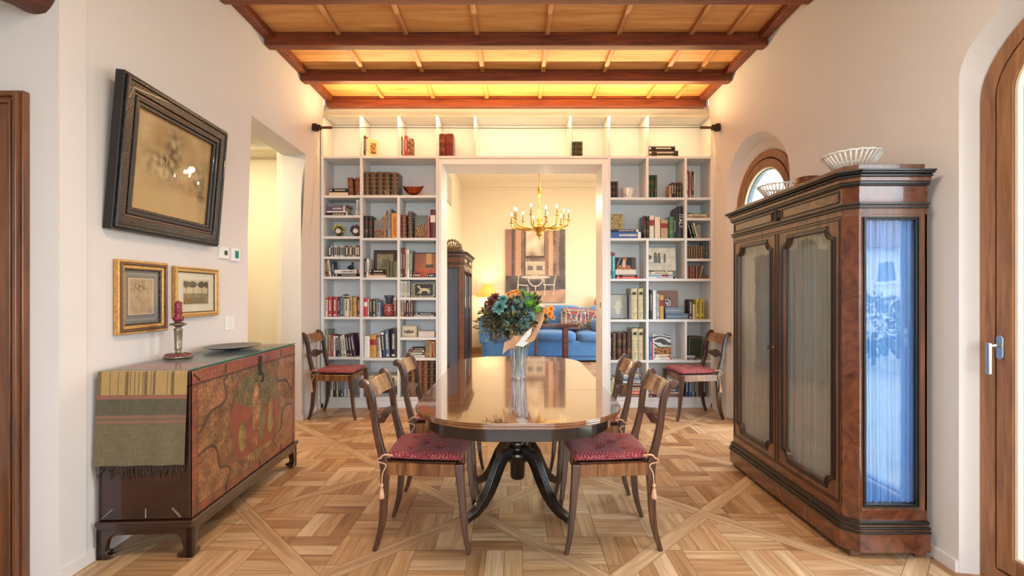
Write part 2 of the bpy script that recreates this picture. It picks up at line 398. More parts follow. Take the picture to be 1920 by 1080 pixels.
# lounge shell
LZ = 3.73; LY = 10.55; LXL = -1.21; LXR = 3.3
mb = MB(); mb.box(-1.6, 3.5, LY, LY+.1, 0, 3.9); mb.build('wall_lounge_far', PLASTER_LOUNGE, kind='structure')
mb = MB(); mb.box(LXL-.1, LXL, 5.9, LY, 0, 3.9); mb.build('wall_lounge_left', PLASTER_LOUNGE, kind='structure')
mb = MB(); mb.box(LXR, LXR+.1, 5.9, 7.2, 0, 3.9); mb.box(LXR, LXR+.1, 9.2, LY, 0, 3.9); mb.box(LXR, LXR+.1, 7.2, 9.2, 0, .6); mb.box(LXR, LXR+.1, 7.2, 9.2, 2.6, 3.9)
mb.build('wall_lounge_right', PLASTER_LOUNGE, kind='structure')
mb = MB(); mb.box(-1.3, 3.4, 5.9, LY, LZ, LZ+.1); mb.box(LXL, LXR, LY-.12, LY, LZ-.10, LZ); mb.build('ceiling_lounge', PLASTER_LOUNGE, kind='structure')
mb = MB(); mb.box(LXL, LXR, LY-.02, LY, 0, .13); mb.build('baseboard_lounge', wood('skirting_wood', lin((150,104,64)), lin((196,150,100)), 'x'), kind='structure')
mb = MB()
mb.box(LXL, LXL+.02, 8.15, 8.85, 2.92, 3.42)
o = mb.build('air_vent', plain('vent_grey', (.42, .40, .36), .5), bevel=.004); tag(o, 'grey air vent grille high on the lounge side wall', 'vent')
mb = MB()
for k in range(14): mb.box(LXL+.02, LXL+.026, 8.19, 8.81, 2.95+k*.033, 2.965+k*.033)
mb.build('grille', plain('vent_light', (.62, .60, .52), .5), o)

# ------------------------------------------------------------------ floor: diagonal frames with basket weave inside
def clip(poly, a, b, c):      # keep a*x+b*y<=c
    out = []
    for i in range(len(poly)):
        p, q = poly[i], poly[(i+1) % len(poly)]
        fp = a*p[0]+b*p[1]-c; fq = a*q[0]+b*q[1]-c
        if fp <= 0: out.append(p)
        if fp*fq < 0: t = fp/(fp-fq); out.append((p[0]+(q[0]-p[0])*t, p[1]+(q[1]-p[1])*t))
    return out
def parquet(name, x0, x1, y0, y1, z=0.0):
    fm = MB(); fm.c = {}; fm.uv = []; S = .955; bw = .085; r2 = math.sqrt(.5)
    fr = random.Random(3)
    tones = [lin(c) for c in ((204,168,128),(194,154,112),(184,142,100),(212,180,142),(190,148,106),(170,126,86),(200,162,120))]
    def add(poly, ax, ay, tone):
        for A in ((-1,0,-x0),(1,0,x1),(0,-1,-y0),(0,1,y1)):
            poly = clip(poly, *A)
            if len(poly) < 3: return
        ox, oy = fr.random()*9, fr.random()*9
        fm.poly([(p[0], p[1], z) for p in poly])
        fm.c[len(fm.f)-1] = tone
        fm.uv.append([(p[0]*ax+p[1]*ay+ox, -p[0]*ay+p[1]*ax+oy) for p in poly])
    def U(u, v): return ((u+v)*r2, (v-u)*r2)       # u=(x-y)/sqrt2, v=(x+y)/sqrt2
    u_off = -2.178; v_off = .884
    def tone(): 
        t = fr.choice(tones); k = .93+.14*fr.random(); return tuple(min(1, c*k) for c in t)
    g = .0012
    rng = range(-16, 16)
    for i in rng:
        for j in rng:
            u0 = u_off+i*S; v0 = v_off+j*S
            cx, cy = U(u0+S/2, v0+S/2)
            if cx < x0-1 or cx > x1+1 or cy < y0-1 or cy > y1+1: continue
            # border strips
            def strip(ua, ub, va, vb, along_u):
                P = [U(ua+g, va+g), U(ub-g, va+g), U(ub-g, vb-g), U(ua+g, vb-g)]
                ax, ay = (r2, -r2) if along_u else (r2, r2)
                add(P, ax, ay, mix3(tone(), lin((210,178,140)), .5))
            strip(u0-bw/2, u0+bw/2, v0+bw/2, v0+S-bw/2, False)
            strip(u0-bw/2, u0+S-bw/2, v0-bw/2, v0+bw/2, True)
            # interior cells
            a0, a1, b0, b1 = u0+bw/2+g, u0+S-bw/2-g, v0+bw/2+g, v0+S-bw/2-g
            cell = S*math.sqrt(2)/5
            for m_ in range(-4, 4):
                for n_ in range(-4, 4):
                    X0 = cx+(m_+.0)*cell+cell/2-cell/2*1; Y0 = cy+n_*cell
                    vert = (m_+n_) % 2 == 0
                    for k in range(3):
                        if vert: q = (X0+k*cell/3, X0+(k+1)*cell/3, Y0, Y0+cell)
                        else: q = (X0, X0+cell, Y0+k*cell/3, Y0+(k+1)*cell/3)
                        P = [(q[0]+g,q[2]+g),(q[1]-g,q[2]+g),(q[1]-g,q[3]-g),(q[0]+g,q[3]-g)]
                        for A in ((-r2, r2, -a0), (r2, -r2, a1), (-r2, -r2, -b0), (r2, r2, b1)):
                            P = clip(P, *A)
                            if len(P) < 3: break
                        if len(P) >= 3: add(P, 0 if vert else 1, 1 if vert else 0, tone())
    o = fm.build(name, parquet_mat() if 'oak_parquet' not in bpy.data.materials else bpy.data.materials['oak_parquet'], kind='structure', fix=False)
    b = MB(); b.box(x0, x1, y0, y1, z-.06, z-.0015); b.build('subfloor', plain('dark_gap', lin((132,100,70)), .8), o)
    return o
parquet('floor', -3.7, 2.46, -2.6, 5.85)
parquet('floor_lounge', -1.3, 3.4, 5.85, 10.6)

# ------------------------------------------------------------------ ceiling
mb = MB(); mb.box(-2.2, 2.2, -2.6, 5.30, 3.445, 3.50)
ceil = mb.build('ceiling', PANELW, kind='structure')
BY = [3.29, 3.917, 4.574, 5.19]+[3.29-.635*k for k in range(1, 10)]
for i, y in enumerate(BY):
    mb = MB(); mb.box(-2.055, 2.055, y, y+.085, 3.33, 3.41); mb.box(-2.055, 2.055, y+.010, y+.075, 3.41, 3.445)
    mb.build('trim_%d' % (i+1), BEAM, kind='structure', bevel=.008)
ys = sorted(BY)
for a, b in zip(ys, ys[1:]):
    for k, x in enumerate((-1.45, -.90, -.32, .256, .84, 1.43, 1.74)):
        mb = MB(); mb.box(x-.020, x+.020, a+.075, b+.01, 3.415, 3.445); mb.build('batten', BATTEN, ceil, bevel=.004)
    for s in (-1, 1):
        mb = MB(); mb.box(s*2.0-.02, s*2.0+.055*s if s > 0 else s*2.0+.02, a+.085, b, 3.385, 3.445) if s > 0 else mb.box(-2.06, -1.985, a+.085, b, 3.385, 3.445)
        mb.build('edge_board', BEAM, ceil, bevel=.004)
# cornice soffit in front of the shelves
mb = MB(); mb.box(-2.12, 2.12, 5.302, 5.34, 3.33, 3.49); 
mb.prism([(-2.075,5.28),(2.075,5.28),(2.235,5.43),(2.235,5.50),(-2.235,5.50),(-2.235,5.43)], 3.325, 3.345)
mb.box(-2.24, 2.24, 5.34, 5.86, 3.345, 3.40)
mb.build('trim_20', plain('cornice_paint', (.74, .66, .56), .7), kind='structure')

# baseboards
def baseboard(name, sgn, d0, d1):
    mb = MB()
    n = 6
    for k in range(n):
        a = lerp(d0, d1, k/n); b = lerp(d0, d1, (k+1)/n)
        P = [(sgn*XW(a), a), (sgn*(XW(a)-.014), a), (sgn*(XW(b)-.014), b), (sgn*XW(b), b)]
        mb.prism(P, 0, .055)
    mb.build(name, plain('baseboard_paint', (.74, .70, .67), .4), kind='structure')
baseboard('baseboard_left', -1, 2.163, 3.845); baseboard('baseboard_left_far', -1, 4.93, 5.46)
baseboard('baseboard_right', 1, 2.24, 3.77); baseboard('baseboard_right_far', 1, 5.07, 5.46)

# ------------------------------------------------------------------ arched windows
def arch_ring(par, i, z0=.0):
    return arch_path(par['dc'], par['hw']-i, par['s'], par['r']-i, z0+i*1.0)
def arched(name, par, X, handle=False):
    e = empty(name, (X, par['dc'], 0), kind='structure')
    lp = dict(par); lp['dc'] = 0
    def rg(i0, i1, x0, x1, nm, mat, par_=e, bev=.003):
        m_ = MB(); m_.ring(arch_ring(lp, i0), arch_ring(lp, i1), x0, x1, 'x'); return m_.build(nm, mat, par_, bevel=bev)
    rg(0, .068, .0, .10, 'window_frame', OAK)
    rg(.068, .080, .03, .09, 'gasket', plain('dark_seal', lin((40,22,18)), .6), bev=0)
    sash = rg(.080, .150, -.004, .08, 'sash', OAK)
    rg(.150, .166, .004, .08, 'glazing_bead', plain('cream_bead', lin((226,218,190)), .5), sash)
    rg(.166, .176, .03, .07, 'spacer', plain('grey_spacer', lin((110,124,136)), .4), sash, 0)
    g = MB(); g.prism(arch_ring(lp, .166), .045, .050, 'x'); g.build('glass', GLASS, sash)
    return e, sash
arched('window_1', FARF, FX)
e, sash = arched('door_1', NEARF, NX)
hd = empty('door_handle', (0, 0, 0)); hd.parent = sash
hy = 2.118-NEARF['dc']
mb = MB()
mb.prism([(hy+.015*math.cos(a)*1.0, 1.092+.0*a+(.038 if math.sin(a) > 0 else -.038)+.015*math.sin(a)) for a in [2*PI*k/20 for k in range(20)]], -.014, -.004, 'x')
mb.v = [(x, y, z-.028) for x, y, z in mb.v]
mb.build('rosette', STEEL, hd, bevel=.002)
mb = MB(); mb.tube([(-.012, hy, 1.072), (-.055, hy, 1.072)], .0085, 12); mb.build('spindle', STEEL, hd, smooth=True)
mb = MB(); mb.box(-.068, -.052, hy-.010, hy+.010, .945, 1.084); mb.build('lever', STEEL, hd, bevel=.005, seg=3)

# ------------------------------------------------------------------ wooden door at left
dr = empty('door_2', (-2.19, 2.163, 0), kind='structure')
mb = MB()
prof = [(0,.012,.032),(.012,.03,.052),(.03,.045,.034),(.045,.058,.044),(.058,.115,.03),(.115,.130,.038),(.130,.165,.022)]
for a, b, t in prof:
    mb.box(-b, -a, -t, 0, 0, 2.205-a); mb.box(-.97+a-.15, -.97+b-.15, -t, 0, 0, 2.205-a); mb.box(-1.12+b, -b, -t, 0, 2.205-b, 2.205-a)
mb.build('door_casing', DOORWOOD, dr, bevel=.004)
mb = MB(); mb.box(-.97, -.155, .02, .06, 0, 2.085)
for z0, z1 in ((.15, .95), (1.05, 1.98)): mb.ring([(-.87,z0),(-.25,z0),(-.25,z1),(-.87,z1)], [(-.83,z0+.04),(-.29,z0+.04),(-.29,z1-.04),(-.83,z1-.04)], .0, .02, 'y')
mb.build('door_leaf', DOORWOOD, dr, bevel=.004)
mb = MB()
n = 40
def logf(u, v):
    a = 2*PI*u; y = lerp(-2.6, 2.17, v); r = .112+.012*nz(math.cos(a)*1.5, math.sin(a)*1.5, y*1.3)+.006*nz(math.cos(a)*5, math.sin(a)*5, y*5)
    if v > .985: r *= .93
    return (-2.17+r*math.cos(a), y, 2.672+r*math.sin(a)*1.02)
mb.grid(logf, 28, 90); mb.build('trim_21', LOG, smooth=True, kind='structure')

# ------------------------------------------------------------------ dining table
def rrect(hw, hl, r, n=10):
    P = []
    for cx, cy, a0 in ((hw-r, hl-r, 0), (-hw+r, hl-r, 90), (-hw+r, -hl+r, 180), (hw-r, -hl+r, 270)):
        for k in range(n+1):
            a = R(a0+90*k/n); P.append((cx+r*math.cos(a), cy+r*math.sin(a)))
    return P
TY = 3.08; THL = 1.085; THW = .503
tb = empty('dining_table', (0.008, TY, 0), 0, 'long mahogany pedestal dining table with rounded ends and glossy reflecting top', 'table')
cutsY = [(-9, 2.70-TY-.0012), (2.70-TY+.0012, 3.48-TY-.0012), (3.48-TY+.0012, 9)]
for k, (a, b) in enumerate(cutsY):
    mb = MB()
    for z0, z1, i in ((.7325, .738, .010), (.738, .745, .002), (.745, .747, .006), (.747, .755, .0), (.755, .760, .003)):
        P = clip(clip(rrect(THW-i, THL-i, .40-i, 16), 0, 1, b), 0, -1, -a)
        mb.prism(P, z0, z1)
    mb.build('table_leaf' if k == 1 else 'table_end', MAHOG, tb, bevel=.0015)
mb = MB(); mb.ring(rrect(THW-.045, THL-.05, .36, 16), rrect(THW-.07, THL-.075, .34, 16), .668, .7325); mb.build('apron', EBON, tb, bevel=.003)
mb = MB(); mb.box(-.30, .30, -.5, .35, .655, .7325); mb.build('support_block', EBON, tb)
PY = 3.0-TY
mb = MB(); mb.lathe([(.062,.655),(.062,.60),(.058,.595),(.055,.47),(.060,.46),(.060,.44),(.048,.43),(.045,.40),(.062,.39),(.066,.375),(.062,.36),(.05,.35),(.05,.335),(.072,.325),(.078,.305),(.075,.285),(.05,.27),(.045,.16),(.038,.15)], 28, (0, PY, 0))
mb.build('pedestal', EBON, tb, smooth=True)
path = [(.045,.295,.085),(.085,.325,.080),(.125,.315,.072),(.16,.270,.070),(.195,.205,.068),(.235,.140,.062),(.285,.085,.054),(.345,.045,.044),(.415,.026,.036)]
for ang in (45, 135, 225, 315):
    up = []; dn = []
    for i, (r_, z_, t_) in enumerate(path):
        a = path[max(i-1, 0)]; b = path[min(i+1, len(path)-1)]
        tx, tz = b[0]-a[0], b[1]-a[1]; L = math.hypot(tx, tz); nx, nz_ = -tz/L, tx/L
        up.append((r_+nx*t_/2, z_+nz_*t_/2)); dn.append((r_-nx*t_/2, max(.012, z_-nz_*t_/2)))
    mb = MB(); mb.M = Matrix.Translation((0, PY, 0)) @ Matrix.Rotation(R(ang), 4, 'Z')
    mb.prism(up+dn[::-1], -.024, .024, 'y')
    lg = mb.build('leg', EBON, tb, bevel=.008, seg=3)
    for q in (-.012, 0, .012):
        mb = MB(); mb.M = Matrix.Translation((0, PY, 0)) @ Matrix.Rotation(R(ang), 4, 'Z')
        mb.tube([(p[0], q, p[1]+.001) for p in up[1:]], .0026, 6); mb.build('reed', EBON, lg, smooth=True)
    mb = MB(); mb.M = Matrix.Translation((0, PY, 0)) @ Matrix.Rotation(R(ang), 4, 'Z')
    mb.box(.392, .434, -.021, .021, .008, .046); mb.build('toe_cap', plain('aged_brass', lin((120,112,96)), .4, .8), lg, bevel=.004)
    mb = MB(); mb.M = Matrix.Translation((0, PY, 0)) @ Matrix.Rotation(R(ang), 4, 'Z')
    mb.tube([(.405, -.01, .010), (.405, .01, .010)], .010, 12); mb.build('caster', BRASS, lg, smooth=True)

# ------------------------------------------------------------------ chairs
def side_profile(pts):
    L = []; Rr = []
    for i, (x, z, t) in enumerate(pts):
        a = pts[max(i-1, 0)]; b = pts[min(i+1, len(pts)-1)]
        tx, tz = b[0]-a[0], b[1]-a[1]; l = math.hypot(tx, tz); nx, nzz = -tz/l, tx/l
        L.append((x+nx*t/2, z+nzz*t/2)); Rr.append((x-nx*t/2, z-nzz*t/2))
    return L+Rr[::-1]
def spline(pts, n=4):
    out = []
    for i in range(len(pts)-1):
        p0 = pts[max(i-1,0)]; p1 = pts[i]; p2 = pts[i+1]; p3 = pts[min(i+2,len(pts)-1)]
        for k in range(n):
            t = k/n
            out.append(tuple(.5*((2*b)+(-a+c)*t+(2*a-5*b+4*c-d)*t*t+(-a+3*b-3*c+d)*t**3) for a, b, c, d in zip(p0,p1,p2,p3)))
    out.append(tuple(pts[-1])); return out
def make_chair():
    c = empty('dining_chair', (0,0,0))
    rear = spline([(-.232,.0,.022),(-.207,.08,.028),(-.191,.168,.034),(-.184,.30,.038),(-.180,.41,.044),(-.190,.47,.042),(-.206,.53,.036),(-.226,.62,.033),(-.236,.70,.033),(-.248,.77,.033),(-.268,.825,.034),(-.290,.850,.030)])
    for s in (-1, 1):
        mb = MB(); y = s*.185
        P = side_profile(rear); mb.prism(P, y-.0165, y+.0165, 'y')
        mb.tube([(-.292, y-.019, .846), (-.292, y+.019, .846)], .022, 18)
        mb.build('leg', CHAIRW, c, bevel=.005, seg=2)
        fr_ = spline([(.250,.0,.020),(.232,.09,.025),(.221,.19,.031),(.212,.30,.036),(.205,.38,.042),(.200,.452,.046)])
        mb = MB(); y = s*.218; mb.prism(side_profile(fr_), y-.0185, y+.0185, 'y'); mb.build('leg', CHAIRW, c, bevel=.006, seg=3)
    # seat rails
    mb = MB()
    for s in (-1, 1):
        mb.prism([(-.165, s*.168), (.20, s*.20), (.20, s*.230), (-.165, s*.200)], .385, .448)
    mb.prism([(-.19,-.17),(-.16,-.17),(-.16,.17),(-.19,.17)], .385, .448)
    fp = [(.190+.022*math.cos(PI*t/2*1.0), .205*t) for t in [k/6 for k in range(-6, 7)]]
    mb.prism([(.165,-.205)]+fp+[(.165,.205)], .385, .448)
    mb.build('seat_rail', wood('seat_rail_wood', lin((72,40,22)), lin((150,100,60)), 'z', 1.8, .24, .5, .02), c, bevel=.003)
    mb = MB(); mb.prism([(-.18,-.175),(.195,-.20),(.195,.20),(-.18,.175)], .43, .450); mb.build('seat', CHAIRW, c)
    # crest rail: curved veneered board, bent backwards in plan
    def board(z0, z1, x0, bow, th, n=14, wave=None, tilt=0.0, hw=.175):
        m_ = MB(); rows = []
        for k in range(n+1):
            t = -1+2*k/n; y = hw*t; x = x0-bow*(1-t*t)
            za, zb = (z0, z1) if wave is None else wave(t)
            rows.append([m_.vert(p) for p in ((x+th/2-tilt*(z0-za)*0, y, za), (x+th/2-tilt*(zb-za), y, zb), (x-th/2-tilt*(zb-za), y, zb), (x-th/2, y, za))])
        for p, q in zip(rows, rows[1:]):
            for i in range(4): m_.face((p[i], q[i], q[(i+1) % 4], p[(i+1) % 4]))
        m_.face(rows[0]); m_.face(rows[-1][::-1]); return m_
    board(.752, .842, -.243, .020, .018, tilt=.42).build('crest_rail', CHAIRV, c, bevel=.004)
    def wv(t):
        a = abs(t); hgt = .012+.030*math.exp(-(a/.42)**2)+.007*abs(math.cos(a*9))*(1 if a < .75 else .4)
        return (.640-hgt*.9, .640+hgt*.8)
    board(0, 0, -.228, .018, .024, n=28, wave=wv, tilt=.1).build('mid_rail', CHAIRW, c, bevel=.003)
    # tufted cushion
    tufts = [(-.07,-.08),(-.07,.08),(.08,-.09),(.08,.09),(.0,0.0)]
    def hw(x): return lerp(.178, .225, (x+.185)/.40)
    def cf(top):
        def f(u, v):
            a = u*2-1; b = v*2-1
            # squircle mapping for round corners
            aa = a*math.sqrt(1-b*b*.10); bb = b*math.sqrt(1-a*a*.10)
            x = .018+.205*aa; y = hw(x)*bb
            e = max(abs(a), abs(b)); edge = math.sqrt(max(0, 1-e**6))
            z = .472
            if top:
                z += .028*edge
                for tx, ty in tufts: z -= .016*math.exp(-(((x-tx)**2+(y-ty)**2)/.0011))*edge
                z += .005*nz(x*9, y*9, 3)*edge
            else: z -= .020*edge
            return (x, y, z)
        return f
    mb = MB(); mb.grid(cf(True), 44, 44); mb.grid(cf(False), 44, 44)
    cu = mb.build('cushion', FAB, c, smooth=True)
    mb = MB()
    for tx, ty in tufts: mb.superell((tx, ty, .487), .006, .006, .004, 1, 1, 10, 6)
    mb.build('button', plain('button_red', (.2,.03,.04), .6), cu, smooth=True)
    for s in (-1, 1):
        mb = MB(); y = s*.172
        mb.tube(spline([(-.165,y,.47),(-.20,y+s*.035,.475),(-.215,y+s*.028,.455),(-.17,y+s*.034,.44),(-.185,y+s*.04,.40),(-.19,y+s*.04,.345)], 5), .0035, 6)
        mb.tube(spline([(-.165,y,.47),(-.14,y+s*.03,.487),(-.18,y+s*.038,.492),(-.20,y+s*.03,.47)], 5), .005, 6)
        cd = mb.build('tie_cord', CORD, cu, smooth=True)
        mb = MB(); mb.lathe([(.003,.350),(.009,.345),(.009,.335),(.005,.33),(.010,.315),(.014,.285),(.015,.275)], 14, (-.19, y+s*.04, 0)); mb.build('tassel', CORD, cd, smooth=True)
    return c
chair = make_chair()
spots = [(-.485, 2.62, 0, 1.0, 'walnut chair with red tufted cushion, nearest on the left side of the table'),
         (-.497, 3.35, 0, 1.0, 'walnut chair with red cushion, farther one on the left side of the table'),
         (.500, 2.618, PI, 1.0, 'walnut chair with pinkish red tufted cushion, nearest on the right side of the table'),
         (.497, 3.29, PI, 1.0, 'walnut chair with red cushion, farther one on the right side of the table'),
         (-1.905, 5.16, R(-1), 1.04, 'walnut side chair standing alone against the left wall by the bookcase'),
         (1.885, 5.14, R(184), 1.04, 'walnut side chair standing alone against the right wall between bookcase and wardrobe')]
for i, (x, y, rz, s, lab) in enumerate(spots):
    c = chair if i == 0 else copy_tree(chair)
    c.location = (x, y, 0); c.rotation_euler = (0, 0, rz); c.scale = (s, s, s); tag(c, lab, 'chair', 'matching dining chairs')

# ------------------------------------------------------------------ wardrobe with glazed doors
def make_wardrobe(X0, Y0, s, label, cf_col, ce_col, clean_end=True):
    D, L, c_ = .385, 1.31, .05
    e = empty('wardrobe', (X0, Y0, 0), 0, label, 'wardrobe')
    def P(b, a): return (s*b, a)
    def slab(mb, o, z0, z1, m=0):
        k = o*.41
        pts = [P(-o, c_-k), P(c_-k, -o), P(D, -o), P(D, L+o), P(c_-k, L+o), P(-o, L-c_+k)]
        mb.prism(pts, z0, z1, m=m)
    mb = MB(); slab(mb, .022, .035, .128)
    mb.build('plinth', BURL, e, bevel=.003)
    for (b, a) in ((.01, .01), (D-.06, .0), (.01, L-.08), (D-.06, L-.07)):
        mb = MB(); mb.M = Matrix.Translation((s*(b+.03), a+.035, 0)); mb.prism([(-.026,-.03),(.026,-.03),(.026,.03),(-.026,.03)], 0, .035); mb.build('foot', WARDW, e, bevel=.004)
    mb = MB()
    for z0, z1, o, m in ((.128,.138,.028,1),(.138,.146,.020,0),(.146,.158,.024,1),(.158,.166,.012,0),(.166,.184,.015,1)): slab(mb, o, z0, z1, m)
    mb.build('base_moulding', [WARDW, EBM], e, bevel=.002)
    mb = MB(); slab(mb, 0, .184, .232); mb.build('bottom_rail', BURL, e)
    mb = MB(); slab(mb, 0, 1.692, 1.728); mb.build('top_rail', WARDW, e)
    mb = MB()
    for z0, z1, o, m in ((1.722,1.730,.010,1),(1.730,1.737,.006,0),(1.737,1.748,.016,1)): slab(mb, o, z0, z1, m)
    mb.build('frieze_moulding', [WARDW, EBM], e, bevel=.0015)
    mb = MB(); slab(mb, 0, 1.748, 1.832)
    fz = mb.build('frieze', BURL, e)
    mb = MB()
    for a0, a1 in ((.07, .60), (.71, 1.24)):
        mb.ring([(a0,1.76),(a1,1.76),(a1,1.822),(a0,1.822)], [(a0+.008,1.768),(a1-.008,1.768),(a1-.008,1.814),(a0+.008,1.814)], s*-.006, 0, 'x')
    mb.build('frieze_bead', EBM, fz, bevel=.002)
    mb = MB()
    for dy in (-.012, .012):
        mb.tube([(s*-.008, .655+dy+.016*math.cos(2*PI*k/20), 1.79+.030*math.sin(2*PI*k/20)) for k in range(20)], .0055, 8, closed=True)
    mb.build('ring_ornament', EBM, fz, smooth=True)
    mb = MB()
    for z0, z1, o, m in ((1.832,1.838,.012,1),(1.838,1.852,.018,1),(1.852,1.872,.024,0),(1.872,1.880,.036,1),(1.880,1.886,.030,1),(1.886,1.894,.048,1),(1.894,1.903,.056,1),(1.903,1.906,.045,0)): slab(mb, o, z0, z1, m)
    mb.build('cornice', [WARDW, EBM], e, bevel=.002)
    mb = MB(); slab(mb, -.012, 1.906, 1.943); mb.build('pediment', WARDW, e, bevel=.003)
    # carcass: back, corner posts, far end
    mb = MB()
    z0, z1 = .232, 1.692
    pts = [(0,c_),(c_,0),(c_+.012,0),(c_+.012,.012),(.012,c_+.012),(0,c_+.012)]
    mb.prism([P(b, a) for b, a in pts], z0, z1); mb.build('corner_post', BURL, e, bevel=.002)
    mb = MB(); mb.prism([P(b, L-a) for b, a in pts], z0, z1); mb.build('corner_post', BURL, e, bevel=.002)
    mb = MB(); mb.box(*sorted((s*(D-.012), s*D)), 0, L, z0, z1); mb.box(*sorted((s*.06, s*D)), L-.02, L, z0, z1)
    mb.box(*sorted((s*.03, s*(D-.012))), .02, L-.02, .225, .24); mb.box(*sorted((s*.03, s*(D-.012))), .02, L-.02, 1.68, 1.70)
    mb.build('carcass', WARDW, e)
    # glazed end facing the camera
    mb = MB(); mb.ring([(s*(c_+.012),z0),(s*D,z0),(s*D,z1),(s*(c_+.012),z1)], [(s*(c_+.03),z0+.03),(s*(D-.055),z0+.03),(s*(D-.055),z1-.025),(s*(c_+.03),z1-.025)], 0, .018, 'y')
    en = mb.build('end_frame', WARDW, e, bevel=.002)
    mb = MB()
    for i_, dd, h_ in ((.012, 0, .010), (.004, -.008, .005)):
        q0, q1 = c_+.03-i_, D-.055+i_
        mb.ring([(s*q0,z0+.03-i_),(s*q1,z0+.03-i_),(s*q1,z1-.025+i_),(s*q0,z1-.025+i_)], [(s*(q0+.007),z0+.037-i_),(s*(q1-.007),z0+.037-i_),(s*(q1-.007),z1-.032+i_),(s*(q0+.007),z1-.032+i_)], -h_, .012, 'y')
    mb.build('bead', EBM, en, bevel=.002)
    mb = MB(); mb.box(*sorted((s*(c_+.03), s*(D-.055))), .008, .011, z0+.03, z1-.025); mb.build('glass', CGLASS, en)
    def drape(name, u0, u1, y0, mat, ax, amp, n, seed):
        m_ = MB()
        def f(u, v):
            q = lerp(u0, u1, u); z = lerp(.262, 1.672, v)
            ph = 2*PI*n*u+1.2*nz(u*4, v*1.2, seed)
            k = amp*(.6+.4*math.sin(ph*.37+seed))
            dz = k*math.sin(ph)+.25*amp*math.sin(2.7*ph+1+v*2)+amp*.5*nz(u*14, v*5, seed+5)+amp*.35*nz(u*30, v*16, seed+9)
            sq = 1-.10*math.exp(-((v-.5)/.6)**2)*0
            return (s*(y0+dz), q, z) if ax == 'x' else (s*q, y0+dz, z)
        m_.grid(f, 150, 60); return m_.build(name, mat, e, smooth=True)
    CE = plain('curtain_'+('blue' if ce_col[2] > .3 else 'x')+str(s), ce_col, .42, sheen=.5); CF = plain('curtain_front'+str(s), cf_col, .55, sheen=.3)
    drape('end_curtain', c_+.02, D-.03, .032, CE, 'y', .008, 9, 2.0)
    drape('door_curtain', .07, .64, .045, CF, 'x', .007, 20, 4.0)
    drape('door_curtain', .67, 1.24, .045, CF, 'x', .007, 20, 7.0)
    # doors
    for k, (a0, a1) in enumerate(((.056, .652), (.658, L-.056))):
        st = .070; n_ = 6; r_ = .055
        ia0, ia1, iz0, iz1 = a0+st, a1-st, z0+.07, z1-.06
        def outline(off):
            A0, A1, Z0, Z1 = ia0-off, ia1+off, iz0-off, iz1+off; r = r_+off*.4; pts = []
            for (cx, cz, b0) in ((A0, Z0, 90), (A1, Z0, 180), (A1, Z1, 270), (A0, Z1, 0)):
                arc = []
                for j in range(n_+1):
                    a = R(b0-90*j/n_); arc.append((cx+r*math.cos(a), cz+r*math.sin(a)))
                pts += arc
            return pts
        outer = []
        for (oa, oz) in ((a0, z0+.004), (a1, z0+.004), (a1, z1-.004), (a0, z1-.004)): outer += [(oa, oz)]*(n_+1)
        outer = [(oa+1e-5*math.cos(i), oz+1e-5*math.sin(i)) for i, (oa, oz) in enumerate(outer)]
        m_ = MB(); m_.ring(outer, outline(0), s*0, s*.020, 'x')
        dro = m_.build('door', WARDW, e)
        m_ = MB(); m_.ring(outline(.024), outline(.014), s*-.006, 0, 'x'); m_.ring(outline(.008), outline(0), s*-.009, 0, 'x')
        m_.build('door_bead', EBM, dro)
        m_ = MB(); m_.ring(outline(.014), outline(.008), s*-.004, s*.002, 'x'); m_.build('inner_bead', BURL, dro)
        m_ = MB(); m_.prism(outline(.004), s*.010, s*.013, 'x'); m_.build('glass', CGLASS, dro)
        m_ = MB()
        m_.ring([(a0+.012, z0+.012),(a1-.012, z0+.012),(a1-.012, z1-.012),(a0+.012, z1-.012)], [(a0+.018, z0+.018),(a1-.018, z0+.018),(a1-.018, z1-.018),(a0+.018, z1-.018)], s*-.004, 0, 'x')
        m_.build('edge_bead', EBM, dro)
        if k == 1:
            m_ = MB(); m_.lathe([(.002,0),(.009,.002),(.009,.004),(.004,.006)], 14); m_.build('escutcheon', BRASS, dro, loc=(s*-.001, a0+.035, .96), rot=(0, -s*PI/2, 0), smooth=True)
            m_ = MB(); m_.box(*sorted((s*-.03, 0)), a0+.033, a0+.037, .957, .963); m_.ring([(a0+.025,.972),(a0+.045,.972),(a0+.045,.95),(a0+.025,.95)], [(a0+.029,.968),(a0+.041,.968),(a0+.041,.954),(a0+.029,.954)], s*-.034, s*-.03, 'x'); m_.build('key', IRON, dro)
    return e
make_wardrobe(1.638, 2.362, 1, 'tall walnut wardrobe with glazed doors and a blue curtained end, against right wall', lin((156,153,148)), lin((92,146,212)))
make_wardrobe(-.755, 6.88, -1, 'glazed walnut wardrobe with dark blue curtains seen through the opening in the lounge', lin((40,62,104)), lin((50,84,140)))

# ------------------------------------------------------------------ painted chest
CHX, CHY, CHA = -1.605, 2.37, R(3.1)
ch = empty('painted_chest', (CHX, CHY, 0), CHA, 'long lacquered chest on bracket feet, front painted with a figured medallion', 'chest')
CW, CL = .440, 1.265
LAC = wood('dark_lacquer', lin((22,12,10)), lin((60,28,18)), 'x', .8, .2, .7, .03)
mb = MB(); mb.box(-CW, -.004, 0, CL, .19, .842); mb.build('body', LAC, ch, bevel=.004)
mb = MB(); mb.box(-CW, -.004, -.002, CL+.002, .846, .918); mb.build('lid', LAC, ch, bevel=.004)
mb = MB(); mb.box(-CW-.004, .018, -.02, CL+.02, .165, .188); mb.box(-CW-.002, .010, -.012, CL+.012, .148, .166); mb.build('base_moulding', LAC, ch, bevel=.006, seg=3)
mb = MB(); mb.box(-CW, .004, -.004, CL+.004, .118, .149); mb.build('skirt', LAC, ch, bevel=.003)
